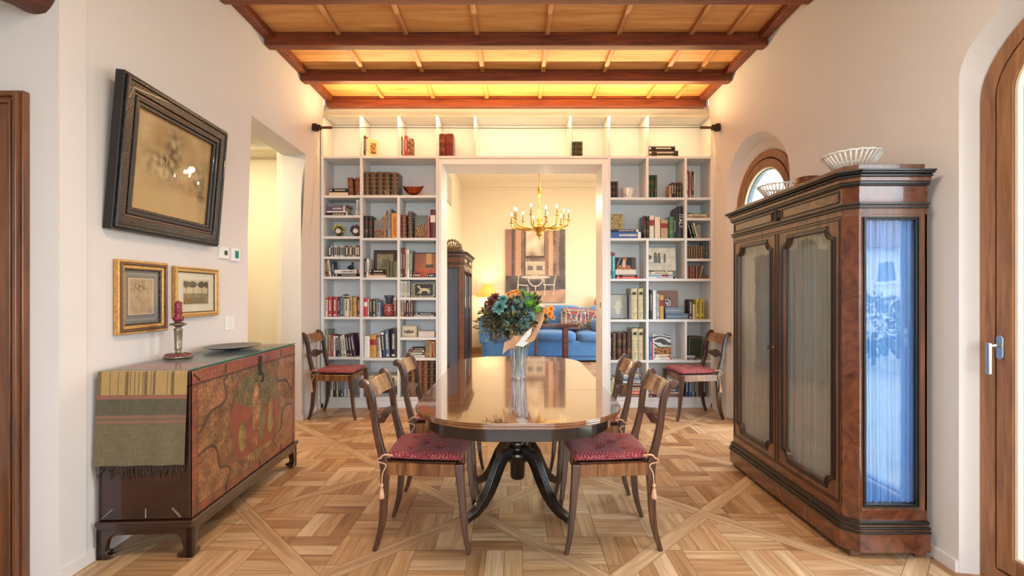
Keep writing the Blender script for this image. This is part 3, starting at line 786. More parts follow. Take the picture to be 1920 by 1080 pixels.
for sx, sy in ((0,0),(1,0),(0,1),(1,1)):
    fx = .008 if sx == 0 else -CW-.004; qx = -1 if sx == 0 else 1; fy = -.008 if sy == 0 else CL+.008; qy = 1 if sy == 0 else -1
    prof = [(0,.148),(0,.0),(.05,.0),(.075,.012),(.070,.024),(.048,.03),(.042,.05),(.055,.10),(.085,.13),(.12,.148)]
    mb = MB(); mb.prism([(fx+qx*a, z) for a, z in prof], min(fy, fy+qy*.03), max(fy, fy+qy*.03), 'y')
    mb.prism([(fy+qy*a, z) for a, z in prof], min(fx, fx+qx*.03), max(fx, fx+qx*.03), 'x')
    mb.build('bracket_foot', LAC, ch, bevel=.003)
# painted front
CHZ0 = .192
def chest_paint(u, v):
    # u 0 near .. 1 far, v 0 bottom .. 1 top
    X = u*1.265; Z = v*.73
    n1 = nz(X*70, Z*70, 1); n2 = nz(X*130, Z*130, 4); n3 = nz(X*14, Z*14, 9)
    red = lin((150,78,58)); tan = lin((150,112,66)); gold = lin((196,152,92)); green = lin((84,86,52)); dk = lin((58,34,24))
    base = mix3(lin((142,92,56)), lin((150,112,64)), .5+n3)
    base = mix3(base, red, .35+.6*nz(X*5, Z*5, 2))
    if n1 > .26: base = mix3(base, gold, .6)
    if n1 < -.30: base = mix3(base, green, .6)
    s = 17; cx = (X*s) % 1-.5; cz = (Z*s+.5*(int(X*s) % 2)) % 1-.5
    if u > .12 and n3 > -.2 and cx*cx*2.5+cz*cz < .055+.06*n2: base = mix3(green, dk, .3)
    # corner cartouches
    for (a, b) in ((.0, .0), (0, 1), (1, 0), (1, 1)):
        r_ = math.hypot((u-a)*1.5, (v-b)*.95)+.04*math.sin(9*math.atan2(v-b, u-a+1e-6))
        if r_ < .42:
            base = mix3(red, gold, .7 if n1+n2*.5 > .06 else .1)
            if r_ > .395: base = dk
    # border
    m = min(X, 1.265-X, Z, .73-Z)
    if m < .05 and v < .9:
        base = mix3(red, lin((150,66,48)), .5+n3)
        if m > .042: base = mix3(dk, red, .3)
        if n1 > .3: base = mix3(base, gold, .4)
    if v > .905:
        base = mix3(lin((186,86,66)), lin((150,66,48)), .5+n3*1.5)
        if n1 > .25: base = mix3(base, gold, .5)
        if v < .912: base = dk
    # medallion
    du = (X-.67)/.31; dv = (Z-.355)/.285
    a = math.atan2(dv, du); rr = (abs(du)**2.5+abs(dv)**2.5)**.4; lob = 1+.09*abs(math.cos(4*a+.4))-.07
    if rr < lob+.05 and v < .985:
        if rr > lob: base = mix3(dk, gold, .25)
        elif rr > lob-.03: base = red
        else:
            top = dv > .08+.25*abs(du)-.2*du
            base = mix3(lin((86,96,66)), lin((120,120,80)), .5+n1) if top else mix3(lin((176,72,60)), lin((150,58,48)), .5+n3)
            if top and n1 < -.2: base = lin((40,46,34))
            if top and n2 > .3: base = lin((160,150,96))
            # figures
            def blob(cx, cy, rx, ry): return ((du-cx)/rx)**2+((dv-cy)/ry)**2 < 1+.5*n1
            if blob(-.02, .05, .17, .62): base = mix3(lin((206,168,106)), lin((150,96,60)), .5+1.2*n1)
            if blob(-.05, .48, .14, .22): base = lin((186,112,72))
            if blob(-.02, .50, .08, .12): base = lin((224,190,130))
            if blob(.22, -.25, .14, .42): base = mix3(lin((96,92,62)), lin((150,140,84)), .5+n2)
            if blob(-.02, -.40, .15, .28): base = mix3(lin((160,58,46)), lin((206,168,106)), .3+n1)
            if blob(-.58, -.35, .15, .30): base = mix3(lin((190,170,92)), lin((120,110,60)), .5+n1)
            if blob(.62, -.05, .11, .26): base = mix3(lin((204,166,96)), lin((150,60,40)), .5+n1)
            if blob(.60, -.35, .12, .25): base = lin((170,160,84))
            if dv < -.80+.0*du: base = mix3(lin((200,172,110)), lin((120,70,44)), .5+.5*math.sin(du*60))
    c = mix3(base, lin((104,62,40)), .25+.5*max(0, n2)); k = .74+.5*n3
    return (c[0]*k*.95, c[1]*k, c[2]*k)
mb = MB(); mb.grid(lambda u, v: (.0, .006+u*(CL-.012), CHZ0+v*.724), 420, 240, 0, chest_paint)
fp_ = mb.build('painted_front', VCG, ch)
mb = MB(); mb.box(-.004, .0016, .0, CL, .842, .845); mb.build('lid_gap', BLACK, ch)
mb = MB(); mb.box(0, .012, .695, .715, .78, .905); mb.tube([(.012,.705,.80),(.024,.705,.79),(.020,.705,.745),(.010,.705,.74)], .006, 8); mb.build('hasp', IRON, ch, bevel=.002)
mb = MB()
for y_, z_, dy, dz in ((.31,.86,0,.05),(1.02,.86,0,.05),(.02,.86,.05,.04),(.70,.20,0,.04),(1.02,.20,0,.04),(1.24,.20,-.03,.05),(.31,.20,0,.04),(0.03,.63,.07,.0),(.03,.44,.06,0)):
    mb = MB(); mb.tube([(.002, y_, z_+dz), (.002, y_+dy, z_)], .0022, 5); mb.build('iron_strap', IRON, ch)
mb = MB()
for x_, z_, dx in ((-.42,.20,.05),(-.215,.20,0),(-.05,.20,-.04)): 
    mb = MB(); mb.tube([(x_, -.002, z_), (x_+dx, -.002, z_+.045)], .0028, 5); mb.build('iron_nail', STEEL, ch)
# runner lying on the lid and hanging over the near end
ru = empty('table_runner', (CHX, CHY, 0), CHA, 'striped handwoven runner in ochre, red and olive draped over the painted chest', 'runner')
def run_paint(u, v):
    s = v*1.725-.46        # -.46 hanging end .. 0 edge .. 1.265 far end ; u across
    n = nz(u*70, s*30, 2); f = nz(u*8, s*160, 5)
    och = lin((168,136,82)); dk = lin((64,54,34)); rd = lin((134,84,68)); ol = lin((92,82,56)); gr = lin((74,70,54))
    if s < 0:
        q = -s
        if q < .115:
            b = math.sin(u*62)+.7*math.sin(u*23+1)
            return mix3(och, dk, .75 if b > 1.05 or (u*22) % 1 < .10 else .12+.2*n)
        if q < .137: return mix3(rd, lin((120,82,60)), .5+.5*math.sin(q*900))
        if q < .215: return mix3(gr, ol, .4+n)
        if q < .258: return mix3(lin((128,88,70)), ol, .4+.5*math.sin(q*1200))
        return mix3(ol, lin((110,96,66)), .4+.8*n+.5*f)
    if s < .03: return mix3(och, dk, .1+.3*n)
    for a, b, c1, c2 in ((.03,.06,lin((140,110,70)),dk),(.06,.10,lin((170,128,84)),lin((110,60,44))),(.10,.27,lin((172,84,72)),lin((150,70,60))),(.27,.33,lin((120,96,60)),dk),(.33,.45,lin((112,92,64)),gr),(.45,.60,lin((90,78,56)),lin((130,104,70))),(.60,.72,lin((66,70,70)),gr),(.72,.86,lin((96,94,90)),lin((54,56,58))),(.86,.96,lin((160,118,76)),dk),(.96,1.08,lin((90,84,80)),lin((60,58,60))),(1.08,1.3,lin((150,104,64)),lin((120,80,50)))):
        if a <= s < b: return mix3(c1, c2, .35+.7*n+.3*f)
    return ol
def runf(u, v):
    s = v*1.725-.46; x = lerp(-CW+.004, -.012, u)
    if s >= 0: return (x, max(s, 0), .9205+.0008*math.sin(u*9))
    q = -s
    if q < .012: a = q/.012*PI/2; return (x, -.006*math.sin(a)-.001, .9205-.006*(1-math.cos(a)))
    return (x-.012*(q/.46)*(1), -.008-.004*math.sin(u*17+2)*(q/.46)-.006*(q/.46)-.003*nz(u*5, q*5, 1), .9205-q)
mb = MB(); mb.grid(runf, 110, 260, 0, run_paint); mb.build('cloth', VCF, ru, smooth=True)
mb = MB(); fr = random.Random(5)
for k in range(64):
    x = lerp(-CW-.004, -.028, (k+.5)/64)+fr.uniform(-.002,.002); l = fr.uniform(.025,.075)
    mb.tube([(x, -.016, .462), (x+fr.uniform(-.004,.004), -.013, .462-l*.5), (x+fr.uniform(-.01,.01), -.009, .462-l)], .0016, 4)
mb.build('fringe', plain('fringe_dark', lin((58,48,38)), .9), ru)
mb = MB(); mb.box(-CW+.012, -.002, .0, CL, .9235, .9295)
o = mb.build('glass_sheet', pane('green_edge_glass', (.95,.98,.97), .02, gr=.3), loc=(CHX, CHY, 0), rot=(0,0,CHA)); tag(o, 'thin clear glass sheet lying over the runner on the painted chest', 'glass top')
mb = MB(); mb.box(-.0015, .0015, 0, CL, .9232, .9298); mb.build('polished_edge', plain('green_glass_edge', lin((60,120,96)), .12, spec=.8), o)
# candlestick, platter
CT = .9297
cs = empty('candlestick', (-1.972, 2.80, CT), 0, 'grey metal candlestick standing on the painted chest below two small pictures', 'candlestick')
mb = MB(); mb.lathe([(.072,0),(.078,.004),(.070,.012),(.04,.018),(.018,.026),(.014,.04),(.020,.052),(.018,.06),(.021,.155),(.024,.165),(.014,.172),(.018,.180),(.042,.190),(.044,.196),(.03,.200),(.016,.205),(.016,.215)], 24)
mb.build('stem', plain('pewter', lin((140,126,104)), .35, .8, var=.35, vscale=60), cs, smooth=True)
mb = MB()
for k in range(16): a = 2*PI*k/16; mb.superell((.055*math.cos(a), .055*math.sin(a), .014), .013, .013, .010, 1, 1, 8, 6)
mb.build('bead_rim', plain('garnet_beads', lin((110,28,48)), .3, coat=.5), cs, smooth=True)
cd = empty('candle', (-1.972, 2.80, CT+.212), 0, 'dark red beaded candle standing in the grey candlestick', 'candle')
mb = MB(); mb.lathe([(.024,0),(.026,.02),(.017,.03),(.016,.10),(.015,.112),(.004,.116)], 20); mb.build('wax', plain('red_wax', lin((136,26,48)), .4, coat=.3), cd, smooth=True)
mb = MB()
for k in range(46):
    a = k*2.4; z = .004+k*.0023; rr = .018 if z > .028 else .027
    mb.superell((rr*math.cos(a), rr*math.sin(a), z), .0045, .0045, .0045, 1, 1, 6, 5)
mb.build('beads', plain('garnet_beads', lin((110,28,48)), .3), cd, smooth=True)
mb = MB(); mb.tube([(0,0,.114),(0.001,0,.124)], .0015, 5); mb.build('wick', BLACK, cd)
mb = MB(); mb.lathe([(.06,0),(.07,.004),(.13,.012),(.165,.022),(.168,.025),(.16,.024),(.12,.015),(.05,.008),(.002,.007)], 40, (0,0,0), 0, .95, 1.25)
o = mb.build('platter', plain('dark_pewter', lin((86,84,80)), .3, .7, var=.4, vscale=16), loc=(-1.90, 3.22, CT), rot=(0,0,CHA), smooth=True); tag(o, 'shallow dark metal platter lying on the painted chest behind the candlestick', 'platter')

# ------------------------------------------------------------------ framed pictures on the left wall
def wall_frame(name, label, d0, d1, z0, z1, mould, img, fw, thick, lean=0.0, cat='picture', seedmat=VC, glass=True, nx=120, mats=None):
    """frame hanging on the left wall. mould: list of (inset0, inset1, height, mat)"""
    xa, xb = XW(d0), XW(d1); ang = math.atan2(xb-xa, d1-d0); W = math.hypot(xb-xa, d1-d0); Hh = z1-z0
    e = bpy.data.objects.new(name, None); COL.objects.link(e); tag(e, label, cat)
    # local: x along wall (away from camera), y up, z out of the wall (+X world)
    M = Matrix.Translation((-xa+.004, d0, z0)) @ Matrix.Rotation(ang, 4, 'Z') @ Matrix.Rotation(R(90), 4, 'Z') @ Matrix.Rotation(R(90)+0, 4, 'X') @ Matrix.Rotation(lean, 4, 'X')
    e.matrix_world = M
    for k, (i0, i1, h_, m_) in enumerate(mould):
        mb = MB(); o_ = [(i0,i0),(W-i0,i0),(W-i0,Hh-i0),(i0,Hh-i0)]; n_ = [(i1,i1),(W-i1,i1),(W-i1,Hh-i1),(i1,Hh-i1)]
        mb.ring(o_, n_, 0, h_, 'z'); mb.build('frame' if k == 0 else 'moulding', m_, e, bevel=min(.004, (i1-i0)*.25))
    i = fw
    mb = MB(); mb.grid(lambda u, v: (lerp(i, W-i, u), lerp(i, Hh-i, v), thick*.35), nx, int(nx*Hh/W), 0, img); mb.build('print', seedmat, e)
    if glass:
        mb = MB(); mb.box(i, W-i, i, Hh-i, thick*.45, thick*.45+.002); mb.build('glass', pane('picture_glass', (.97,.97,.95), .02), e)
    return e
def beaded(name, c0, c1, sc):
    if name in _mc: return _mc[name]
    m, t, b = new_mat(name); setp(b, **{'Roughness': .35, 'Coat Weight': .3})
    tc = t.nodes.new('ShaderNodeTexCoord'); v = t.nodes.new('ShaderNodeTexVoronoi'); v.inputs['Scale'].default_value = sc
    r = t.nodes.new('ShaderNodeValToRGB'); r.color_ramp.elements[0].position = .15; r.color_ramp.elements[1].position = .55
    r.color_ramp.elements[0].color = (*c1, 1); r.color_ramp.elements[1].color = (*c0, 1)
    t.links.new(tc.outputs['Object'], v.inputs['Vector']); t.links.new(v.outputs['Distance'], r.inputs['Fac']); t.links.new(r.outputs['Color'], b.inputs['Base Color'])
    u = t.nodes.new('ShaderNodeBump'); u.inputs['Strength'].default_value = .6; u.inputs['Distance'].default_value = .004; u.invert = True
    t.links.new(v.outputs['Distance'], u.inputs['Height']); t.links.new(u.outputs['Normal'], b.inputs['Normal'])
    _mc[name] = m; return m
BK = plain('black_frame', lin((24,18,16)), .4, coat=.1); BKB = beaded('carved_frame', lin((22,16,13)), lin((92,68,42)), 85)
BKR = plain('reddish_frame', lin((92,48,32)), .3, coat=.4); BKN = beaded('notched_frame', lin((10,9,9)), lin((44,36,32)), 60)
def big_img(u, v):
    n = nz(u*5, v*5, 1); m = nz(u*14, v*14, 2); k = nz(u*40, v*40, 3)
    c = mix3(lin((206,180,138)), lin((190,160,116)), .5+n)
    if v > .62: c = mix3(c, lin((168,134,90)), .4+.5*n)
    t1 = math.exp(-(((u-.48)/.10)**2+((v-.70)/.26)**2)); t2 = math.exp(-(((u-.30)/.16)**2+((v-.55)/.16)**2)); t3 = math.exp(-(((u-.85)/.09)**2+((v-.45)/.22)**2)); t4 = math.exp(-(((u-.94)/.05)**2+((v-.3)/.4)**2))
    c = mix3(c, lin((92,70,42)), 1.0*t1*(.7+1.2*m)+.75*t2*(.6+1.4*m)+.8*t3*(.7+m)+.7*t4)
    b1 = math.exp(-(((v-.36-.03*m)/.05)**2))*sm(.3,.5,u)*(1-sm(.85,1,u)); c = mix3(c, lin((140,112,74)), .5*b1*(.7+k*2))
    if v < .25: c = mix3(c, lin((196,164,112)), .6)
    for bx, sl in ((.36,.25),(.40,-.2),(.33,-.1)):
        if abs(u-bx-sl*(v-.5)-.02*m) < .004 and .40 < v < .66: c = mix3(c, lin((224,204,168)), .7)
    return c
wall_frame('framed_picture', 'large landscape in a heavy black carved frame, leaning out from the left wall', 2.395, 3.335, 1.63, 2.43,
    [(0,.012,.045,BK),(.012,.030,.058,BKN),(.030,.075,.052,BKB),(.075,.090,.040,BKR),(.090,.112,.048,BK),(.112,.132,.040,BKN),(.132,.140,.022,GOLD)], big_img, .139, .05, lean=R(4.6), nx=150)
def im1(u, v):
    n = nz(u*6, v*6, 4); k = nz(u*22, v*22, 5); x, y = u, v
    if .155 < x < .845 and .17 < y < .86:
        if not (.175 < x < .825 and .185 < y < .845): return lin((226,206,170))
        c = mix3(lin((196,172,142)), lin((170,142,110)), .4+n)
        t = math.exp(-(((x-.45)/.22)**2+((y-.68)/.14)**2)); return mix3(c, lin((96,74,58)), .7*t*(.6+1.6*k)+.25*max(0, k)*(1 if y < .5 else .5))
    return lin((150,146,142)) if .055 < x < .945 and .045 < y < .955 and not (.10 < x < .90 and .10 < y < .92) else lin((128,124,122))
wall_frame('framed_picture', 'small portrait format tree sketch with grey mount in gilt frame, left wall', 2.465, 2.845, 1.085, 1.480,
    [(0,.014,.028,GOLD),(.014,.026,.034,BKR),(.026,.046,.026,GOLD),(.046,.054,.020,BKB)], im1, .053, .022, nx=80)
def im2(u, v):
    if not (.14 < u < .86 and .17 < v < .83): return lin((226,218,200))
    if not (.17 < u < .83 and .20 < v < .80): return lin((214,206,188))
    x = (u-.17)/.66; y = (v-.2)/.6; n = nz(x*5, y*5, 6); k = nz(x*20, y*20, 7)
    c = lin((206,192,160)) if y > .45 else mix3(lin((176,160,120)), lin((90,84,54)), .4+k*1.5)
    if y < .28: c = mix3(lin((96,86,54)), lin((170,150,100)), .4+k)
    for cx in (.08, .35, .72, .97):
        if ((x-cx)/.17)**2+((y-.84)/.14)**2 < 1+.6*k: c = mix3(lin((70,66,50)), lin((110,100,76)), .4+k)
        if abs(x-cx-.02) < .012 and .2 < y < .8: c = lin((92,76,56))
    return c
wall_frame('framed_picture', 'small landscape format print of umbrella pines in gold frame, left wall', 2.92, 3.385, 1.150, 1.470,
    [(0,.012,.026,GOLD),(.012,.030,.020,plain('gold_leaf', lin((206,170,104)), .3, .5)),(.030,.036,.014,BKR)], im2, .035, .018, nx=90)
def wall_box(name, label, cat, d0, d1, z0, z1, t, mats, child=None):
    xa, xb = XW(d0), XW(d1); e = bpy.data.objects.new(name, None); COL.objects.link(e); tag(e, label, cat)
    ang = math.atan2(xb-xa, d1-d0); W = math.hypot(xb-xa, d1-d0)
    e.matrix_world = Matrix.Translation((-xa, d0, z0)) @ Matrix.Rotation(ang, 4, 'Z') @ Matrix.Rotation(R(90), 4, 'Z') @ Matrix.Rotation(R(90), 4, 'X')
    mb = MB(); mb.box(0, W, 0, z1-z0, 0, t); mb.build('housing', mats, e, bevel=.003)
    if child:
        nm, a0, a1, b0, b1, m_ = child; mb = MB(); mb.box(a0*W, a1*W, b0*(z1-z0), b1*(z1-z0), t, t+.0015); mb.build(nm, m_, e)
    return e
PW = plain('white_plastic', (.80,.80,.78), .35)
wall_box('thermostat', 'white thermostat with small dark display, left of the pair on the wall', 'thermostat', 3.43, 3.545, 1.555, 1.642, .018, PW, ('display', .38, .72, .3, .68, plain('lcd_dark', (.06,.07,.06), .2)))
wall_box('thermostat', 'white thermostat with teal display, right of the pair on the wall', 'thermostat', 3.575, 3.69, 1.545, 1.645, .020, PW, ('display', .35, .78, .25, .8, plain('lcd_teal', lin((0,140,130)), .2)))
sw = wall_box('light_switch', 'white square light switch plate on the left wall above the chest', 'light switch', 3.51, 3.63, 1.03, 1.135, .006, PW, ('rocker', .3, .7, .15, .85, plain('white_plastic2', (.76,.76,.74), .35)))

# ------------------------------------------------------------------ tension cable light
cb = empty('cable_light', (0, 4.965, 3.02), 0, 'thin tension cable light with brown end brackets spanning the room above the shelves', 'light')
mb = MB(); mb.tube([(-2.03,0,0),(0,0,-.006),(2.0,0,0)], .0035, 8); mb.build('cable', plain('dark_cable', lin((60,44,30)), .5), cb)
for s in (-1, 1):
    xw = XW(4.965, 3.02)
    mb = MB(); mb.tube([(s*(xw-.02),0,0),(s*(xw-.20),0,0)], .014, 12); mb.build('end_rod', plain('brown_bronze', lin((104,60,40)), .4, .5), cb)
    mb = MB(); mb.box(*sorted((s*xw, s*(xw-.05))), -.03, .03, -.035, .035); mb.box(*sorted((s*(xw-.02), s*(xw-.085))), -.022, .022, -.025, .025); mb.build('bracket', plain('brown_bronze_dark', lin((52,32,26)), .4, .5), cb, bevel=.005)
# ------------------------------------------------------------------ things on the wardrobe
def lattice_basket(name, label, loc, r0, r1, h, m, n=34):
    e = empty(name, loc, 0, label, 'basket')
    mb = MB(); mb.lathe([(r0*.85,0),(r0,.004),(r0*1.05,h*.28),(r0*1.0,h*.28),(r0*.92,.01),(.003,.008)], 40); mb.build('base', m, e, smooth=True)
    mb = MB()
    for k in range(n):
        a = 2*PI*k/n; c, s_ = math.cos(a), math.sin(a)
        mb.tube([((r0*1.03)*c, (r0*1.03)*s_, h*.26), (lerp(r0,r1,.45)*c, lerp(r0,r1,.45)*s_, h*.6), (r1*c, r1*s_, h*.95)], .0052, 6)
    mb.build('lattice', m, e, smooth=True)
    mb = MB()
    P = [((r1+.0015*math.cos(n*2*PI*k/120*.5))*math.cos(2*PI*k/120), (r1+.0015*math.cos(n*2*PI*k/120*.5))*math.sin(2*PI*k/120), h*.97+.0015*math.cos(n*2*PI*k/120*.5)) for k in range(120)]
    mb.tube(P, .0065, 8, closed=True); mb.build('rim', m, e, smooth=True)
    mb = MB(); mb.tube([((r0*1.05)*math.cos(2*PI*k/60), (r0*1.05)*math.sin(2*PI*k/60), h*.28) for k in range(60)], .005, 8, closed=True); mb.build('band', m, e, smooth=True)
    return e
CER = plain('white_glazed_ceramic', lin((222,220,210)), .18, coat=.6)
TOPZ = 1.943
lattice_basket('lattice_basket', 'large white openwork ceramic basket at the near end on top of the wardrobe', (1.86, 2.66, TOPZ), .075, .142, .125, CER)
lattice_basket('lattice_basket', 'white openwork ceramic basket in front of the arched window on the wardrobe', (1.87, 3.42, TOPZ), .075, .135, .125, CER)
mb = MB(); mb.lathe([(.05,0),(.075,.02),(.085,.045),(.075,.07),(.066,.082),(.070,.095),(.064,.095),(.06,.08),(.07,.045),(.003,.012)], 30)
o = mb.build('bowl', plain('brown_pottery', lin((92,46,30)), .35, coat=.4), loc=(1.86, 3.06, TOPZ), smooth=True); tag(o, 'small dark brown pottery bowl between the two baskets on the wardrobe', 'bowl')

# ------------------------------------------------------------------ vase and bouquet
VX, VY, VZ = .013, 3.06, .760
def ripple(u, v, rf, zf, n=24, amp=.004):
    a = 2*PI*u; z = zf(v); r = rf(v)+amp*math.cos(n*a)*.5
    return (r*math.cos(a), r*math.sin(a), z)
mb = MB()
mb.grid(lambda u, v: ripple(u, v, lambda t: lerp(.046, .066, t**1.6), lambda t: .235*t), 144, 16)
mb.grid(lambda u, v: ripple(u, v, lambda t: lerp(.040, .061, t**1.6), lambda t: .018+.217*t, 24, .002), 96, 16)
mb.lathe([(.048,0),(.050,.004),(.048,.014),(.044,.018),(.002,.018)], 48)
o = mb.build('vase', CRYSTAL, loc=(VX, VY, VZ), smooth=True); tag(o, 'tall fluted clear glass vase holding the bouquet on the table', 'vase')
bq = empty('flower_bouquet', (VX, VY, VZ+.02), 0, 'mixed bouquet of eucalyptus, teal rosettes, green and orange blooms wrapped in brown paper', 'bouquet')
br = random.Random(11)
BC = Vector((-.040, 0, .392))
def leaf(mb, p, dirv, L, W, m=0, bend=.2):
    d = Vector(dirv).normalized(); s = d.cross(Vector((br.uniform(-1,1), br.uniform(-1,1), br.uniform(-1,1)))).normalized(); n = d.cross(s)
    p = Vector(p); rows = []
    for t in (0, .3, .65, 1):
        w_ = W*math.sin(PI*min(.97, .12+t*.85))**.8*.5; c = p+d*(L*t)+n*(bend*L*t*t)
        rows.append([mb.vert(c-s*w_+n*(.15*w_)), mb.vert(c), mb.vert(c+s*w_+n*(.15*w_))])
    for a, b in zip(rows, rows[1:]):
        mb.face((a[0],a[1],b[1],b[0]), m); mb.face((a[1],a[2],b[2],b[1]), m)
stem_m = plain('green_stem', lin((84,92,56)), .6)
mb = MB()
for k in range(26):
    a = br.uniform(0, 2*PI); t = br.uniform(.2, 1)
    mb.tube([(.028*math.cos(a), .028*math.sin(a), .0), (.02*math.cos(a+2), .02*math.sin(a+2), .12), (.03*math.cos(a+2), .03*math.sin(a+2), .22), BC+Vector((.13*t*math.cos(a+2), .10*t*math.sin(a+2), br.uniform(-.05,.12)))], .0028, 5)
mb.build('stems', stem_m, bq)
LEAFC = [plain('eucalyptus_grey', lin((84,108,98)), .6, var=.25, vscale=30), plain('dark_leaf', lin((52,62,46)), .55, var=.4, vscale=30), plain('olive_leaf', lin((112,110,66)), .55, var=.4, vscale=30), plain('brown_leaf', lin((104,72,48)), .6, var=.3, vscale=30), plain('teal_leaf', lin((84,124,120)), .5, var=.25, vscale=20)]
def cluster(c, rx, n, mats_w, L, W, name):
    mb = MB()
    for k in range(n):
        u = Vector((br.gauss(0,1), br.gauss(0,1), br.gauss(0,1))).normalized()
        p = Vector(c)+Vector((u.x*rx[0], u.y*rx[1], u.z*rx[2]))*br.uniform(.35, .95)
        leaf(mb, p, u+Vector((0,0,.3)), L*br.uniform(.7,1.3), W*br.uniform(.7,1.2), br.choice(mats_w), br.uniform(-.3,.4))
    return mb.build(name, LEAFC, bq)
cluster(BC+Vector((0,.01,-.02)), (.185,.14,.13), 1500, [1,1,1,2,3,0], .030, .017, 'foliage')
cluster(BC+Vector((-.10,-.03,-.06)), (.14,.09,.12), 420, [2,1,3,2], .022, .013, 'berry_sprays')
cluster(BC+Vector((.055,-.10,.01)), (.075,.04,.09), 34, [0,0,0,4], .042, .040, 'eucalyptus')
cluster(BC+Vector((.11,-.05,.06)), (.08,.08,.09), 90, [0,1,2], .030, .022, 'eucalyptus')
def rosette(c, r, mat, n=26, name='rosette', up=(0,-.8,.5)):
    mb = MB(); up = Vector(up).normalized(); a1 = up.orthogonal().normalized(); a2 = up.cross(a1)
    for k in range(n):
        t = (k+.5)/n; a = k*2.4; rad = a1*math.cos(a)+a2*math.sin(a)
        d = rad*(.25+t)+up*(1.25-t); p = Vector(c)+rad*(r*.12*t)
        ref = rad.cross(up).normalized(); L = r*(.5+.5*t); W = r*(.28+.34*t); rows = []
        for q in (0,.35,.7,1): 
            ww = W*math.sin(PI*(.15+q*.72))*.5; cpt = p+d.normalized()*(L*q)-up*(L*.25*q*q*t)
            rows.append([mb.vert(cpt-ref*ww+up*ww*.3), mb.vert(cpt), mb.vert(cpt+ref*ww+up*ww*.3)])
        for A_, B_ in zip(rows, rows[1:]): mb.face((A_[0],A_[1],B_[1],B_[0])); mb.face((A_[1],A_[2],B_[2],B_[1]))
    return mb.build(name, mat, bq, smooth=True)
TEAL = plain('teal_petal', lin((92,140,138)), .5, var=.2, vscale=40); DRED = plain('dark_red_petal', lin((92,40,34)), .55, var=.3, vscale=50)
ORG = plain('orange_petal', lin((226,150,70)), .5, var=.25, vscale=60); GRN = plain('green_pompom', lin((110,170,48)), .6, var=.3, vscale=80); YEL = plain('straw_petal', lin((196,160,90)), .5, var=.3, vscale=60)
cluster(BC+Vector((.03,-.11,-.045)), (.11,.05,.07), 260, [1,1,2,0], .026, .018, 'foliage')
cluster(BC+Vector((-.09,-.09,.0)), (.13,.06,.10), 300, [1,2,3,1], .022, .014, 'foliage')
rosette(BC+Vector((-.075,-.12,.045)), .050, TEAL, 40, 'teal_rosette', (-.25,-.8,.45)); rosette(BC+Vector((-.055,-.105,.095)), .036, TEAL, 30, 'teal_rosette', (0,-.6,.8))
rosette(BC+Vector((-.125,-.09,.075)), .045, DRED, 22, 'dark_red_bloom'); rosette(BC+Vector((-.105,-.08,.105)), .036, DRED, 20, 'dark_red_bloom')
rosette(BC+Vector((.075,-.125,-.05)), .044, LEAFC[0], 22, 'grey_green_rosette', (.2,-.9,.2)); rosette(BC+Vector((.115,-.10,-.01)), .034, TEAL, 20, 'teal_rosette', (.4,-.8,.2))
for dx, dy, dz, r in ((.005,-.05,.135,.026),(.03,-.03,.142,.024),(-.02,-.04,.125,.022),(.045,-.05,.128,.022),(-.16,-.07,.04,.022),(-.185,-.05,.02,.018),(-.01,-.08,.105,.02),(-.165,-.08,.01,.016)):
    rosette(BC+Vector((dx,dy,dz)), r, ORG if dz > .12 else YEL, 18, 'orange_bloom', (0,-.5,.8))
def pompom(c, r):
    mb = MB()
    for k in range(70):
        z = 1-2*(k+.5)/70; a = k*2.4; q = math.sqrt(1-z*z); u = Vector((q*math.cos(a), q*math.sin(a), z)); leaf(mb, Vector(c)+u*r*.55, u, r*.5, r*.3)
    mb.superell(c, r*.6, r*.6, r*.6, 1, 1, 10, 8); mb.build('green_pompom', GRN, bq)
for dx, dy, dz, r in ((.085,-.06,.115,.028),(.12,-.05,.10,.026),(.105,-.10,.075,.028),(.15,-.04,.07,.022),(.155,-.08,.03,.024),(.065,-.04,.14,.02),(.145,-.02,.115,.02)): pompom(BC+Vector((dx,dy,dz)), r)
# brown paper wrap: an open crumpled collar, high on the right, torn tongue at lower left
def wrap(u, v):
    a = 2*PI*u-PI/2
    hi = .15+.13*(.5+.5*math.cos(a-.25))-.03*math.cos(3*a)
    r = lerp(.052, .115+.035*math.cos(a-.1), v**.8)+.010*nz(math.cos(a)*3, math.sin(a)*3, v*3)
    z = .215+hi*v*.75-.05*(1-v)*math.sin(a*2)+.015*nz(math.cos(a)*2, math.sin(a)*2, 5)
    if a > PI*.5: pass
    return (r*math.cos(a)*1.0+.01, r*math.sin(a)*.85, z)
KR = plain('kraft_paper', lin((186,142,104)), .75, var=.15, vscale=14); TISS = plain('white_tissue', lin((206,204,196)), .8)
mb = MB(); mb.grid(wrap, 60, 12); mb.build('paper_wrap', KR, bq)
mb = MB()
for P in ([(-.10,-.10,.145),(-.085,-.115,.225),(-.02,-.118,.250),(.03,-.112,.215),(-.02,-.10,.185),(-.065,-.105,.180)],
          [(.03,-.115,.20),(.10,-.12,.29),(.145,-.10,.38),(.175,-.07,.46),(.150,-.085,.34),(.10,-.105,.235)],): mb.poly(P)
mb.poly([(-.065,-.112,.215),(-.03,-.125,.265),(.05,-.125,.262),(.075,-.12,.225),(.0,-.117,.20)], 0)
o = mb.build('paper_flap', KR, bq); s_ = o.modifiers.new('s', 'SOLIDIFY'); s_.thickness = .002
mb = MB(); mb.poly([(.01,-.128,.240),(.05,-.132,.290),(.085,-.13,.315),(.075,-.126,.270),(.045,-.122,.235)]); mb.poly([(-.02,-.124,.205),(.02,-.13,.245),(.06,-.125,.22),(.03,-.12,.195)])
o = mb.build('tissue', TISS, bq); s_ = o.modifiers.new('s', 'SOLIDIFY'); s_.thickness = .001

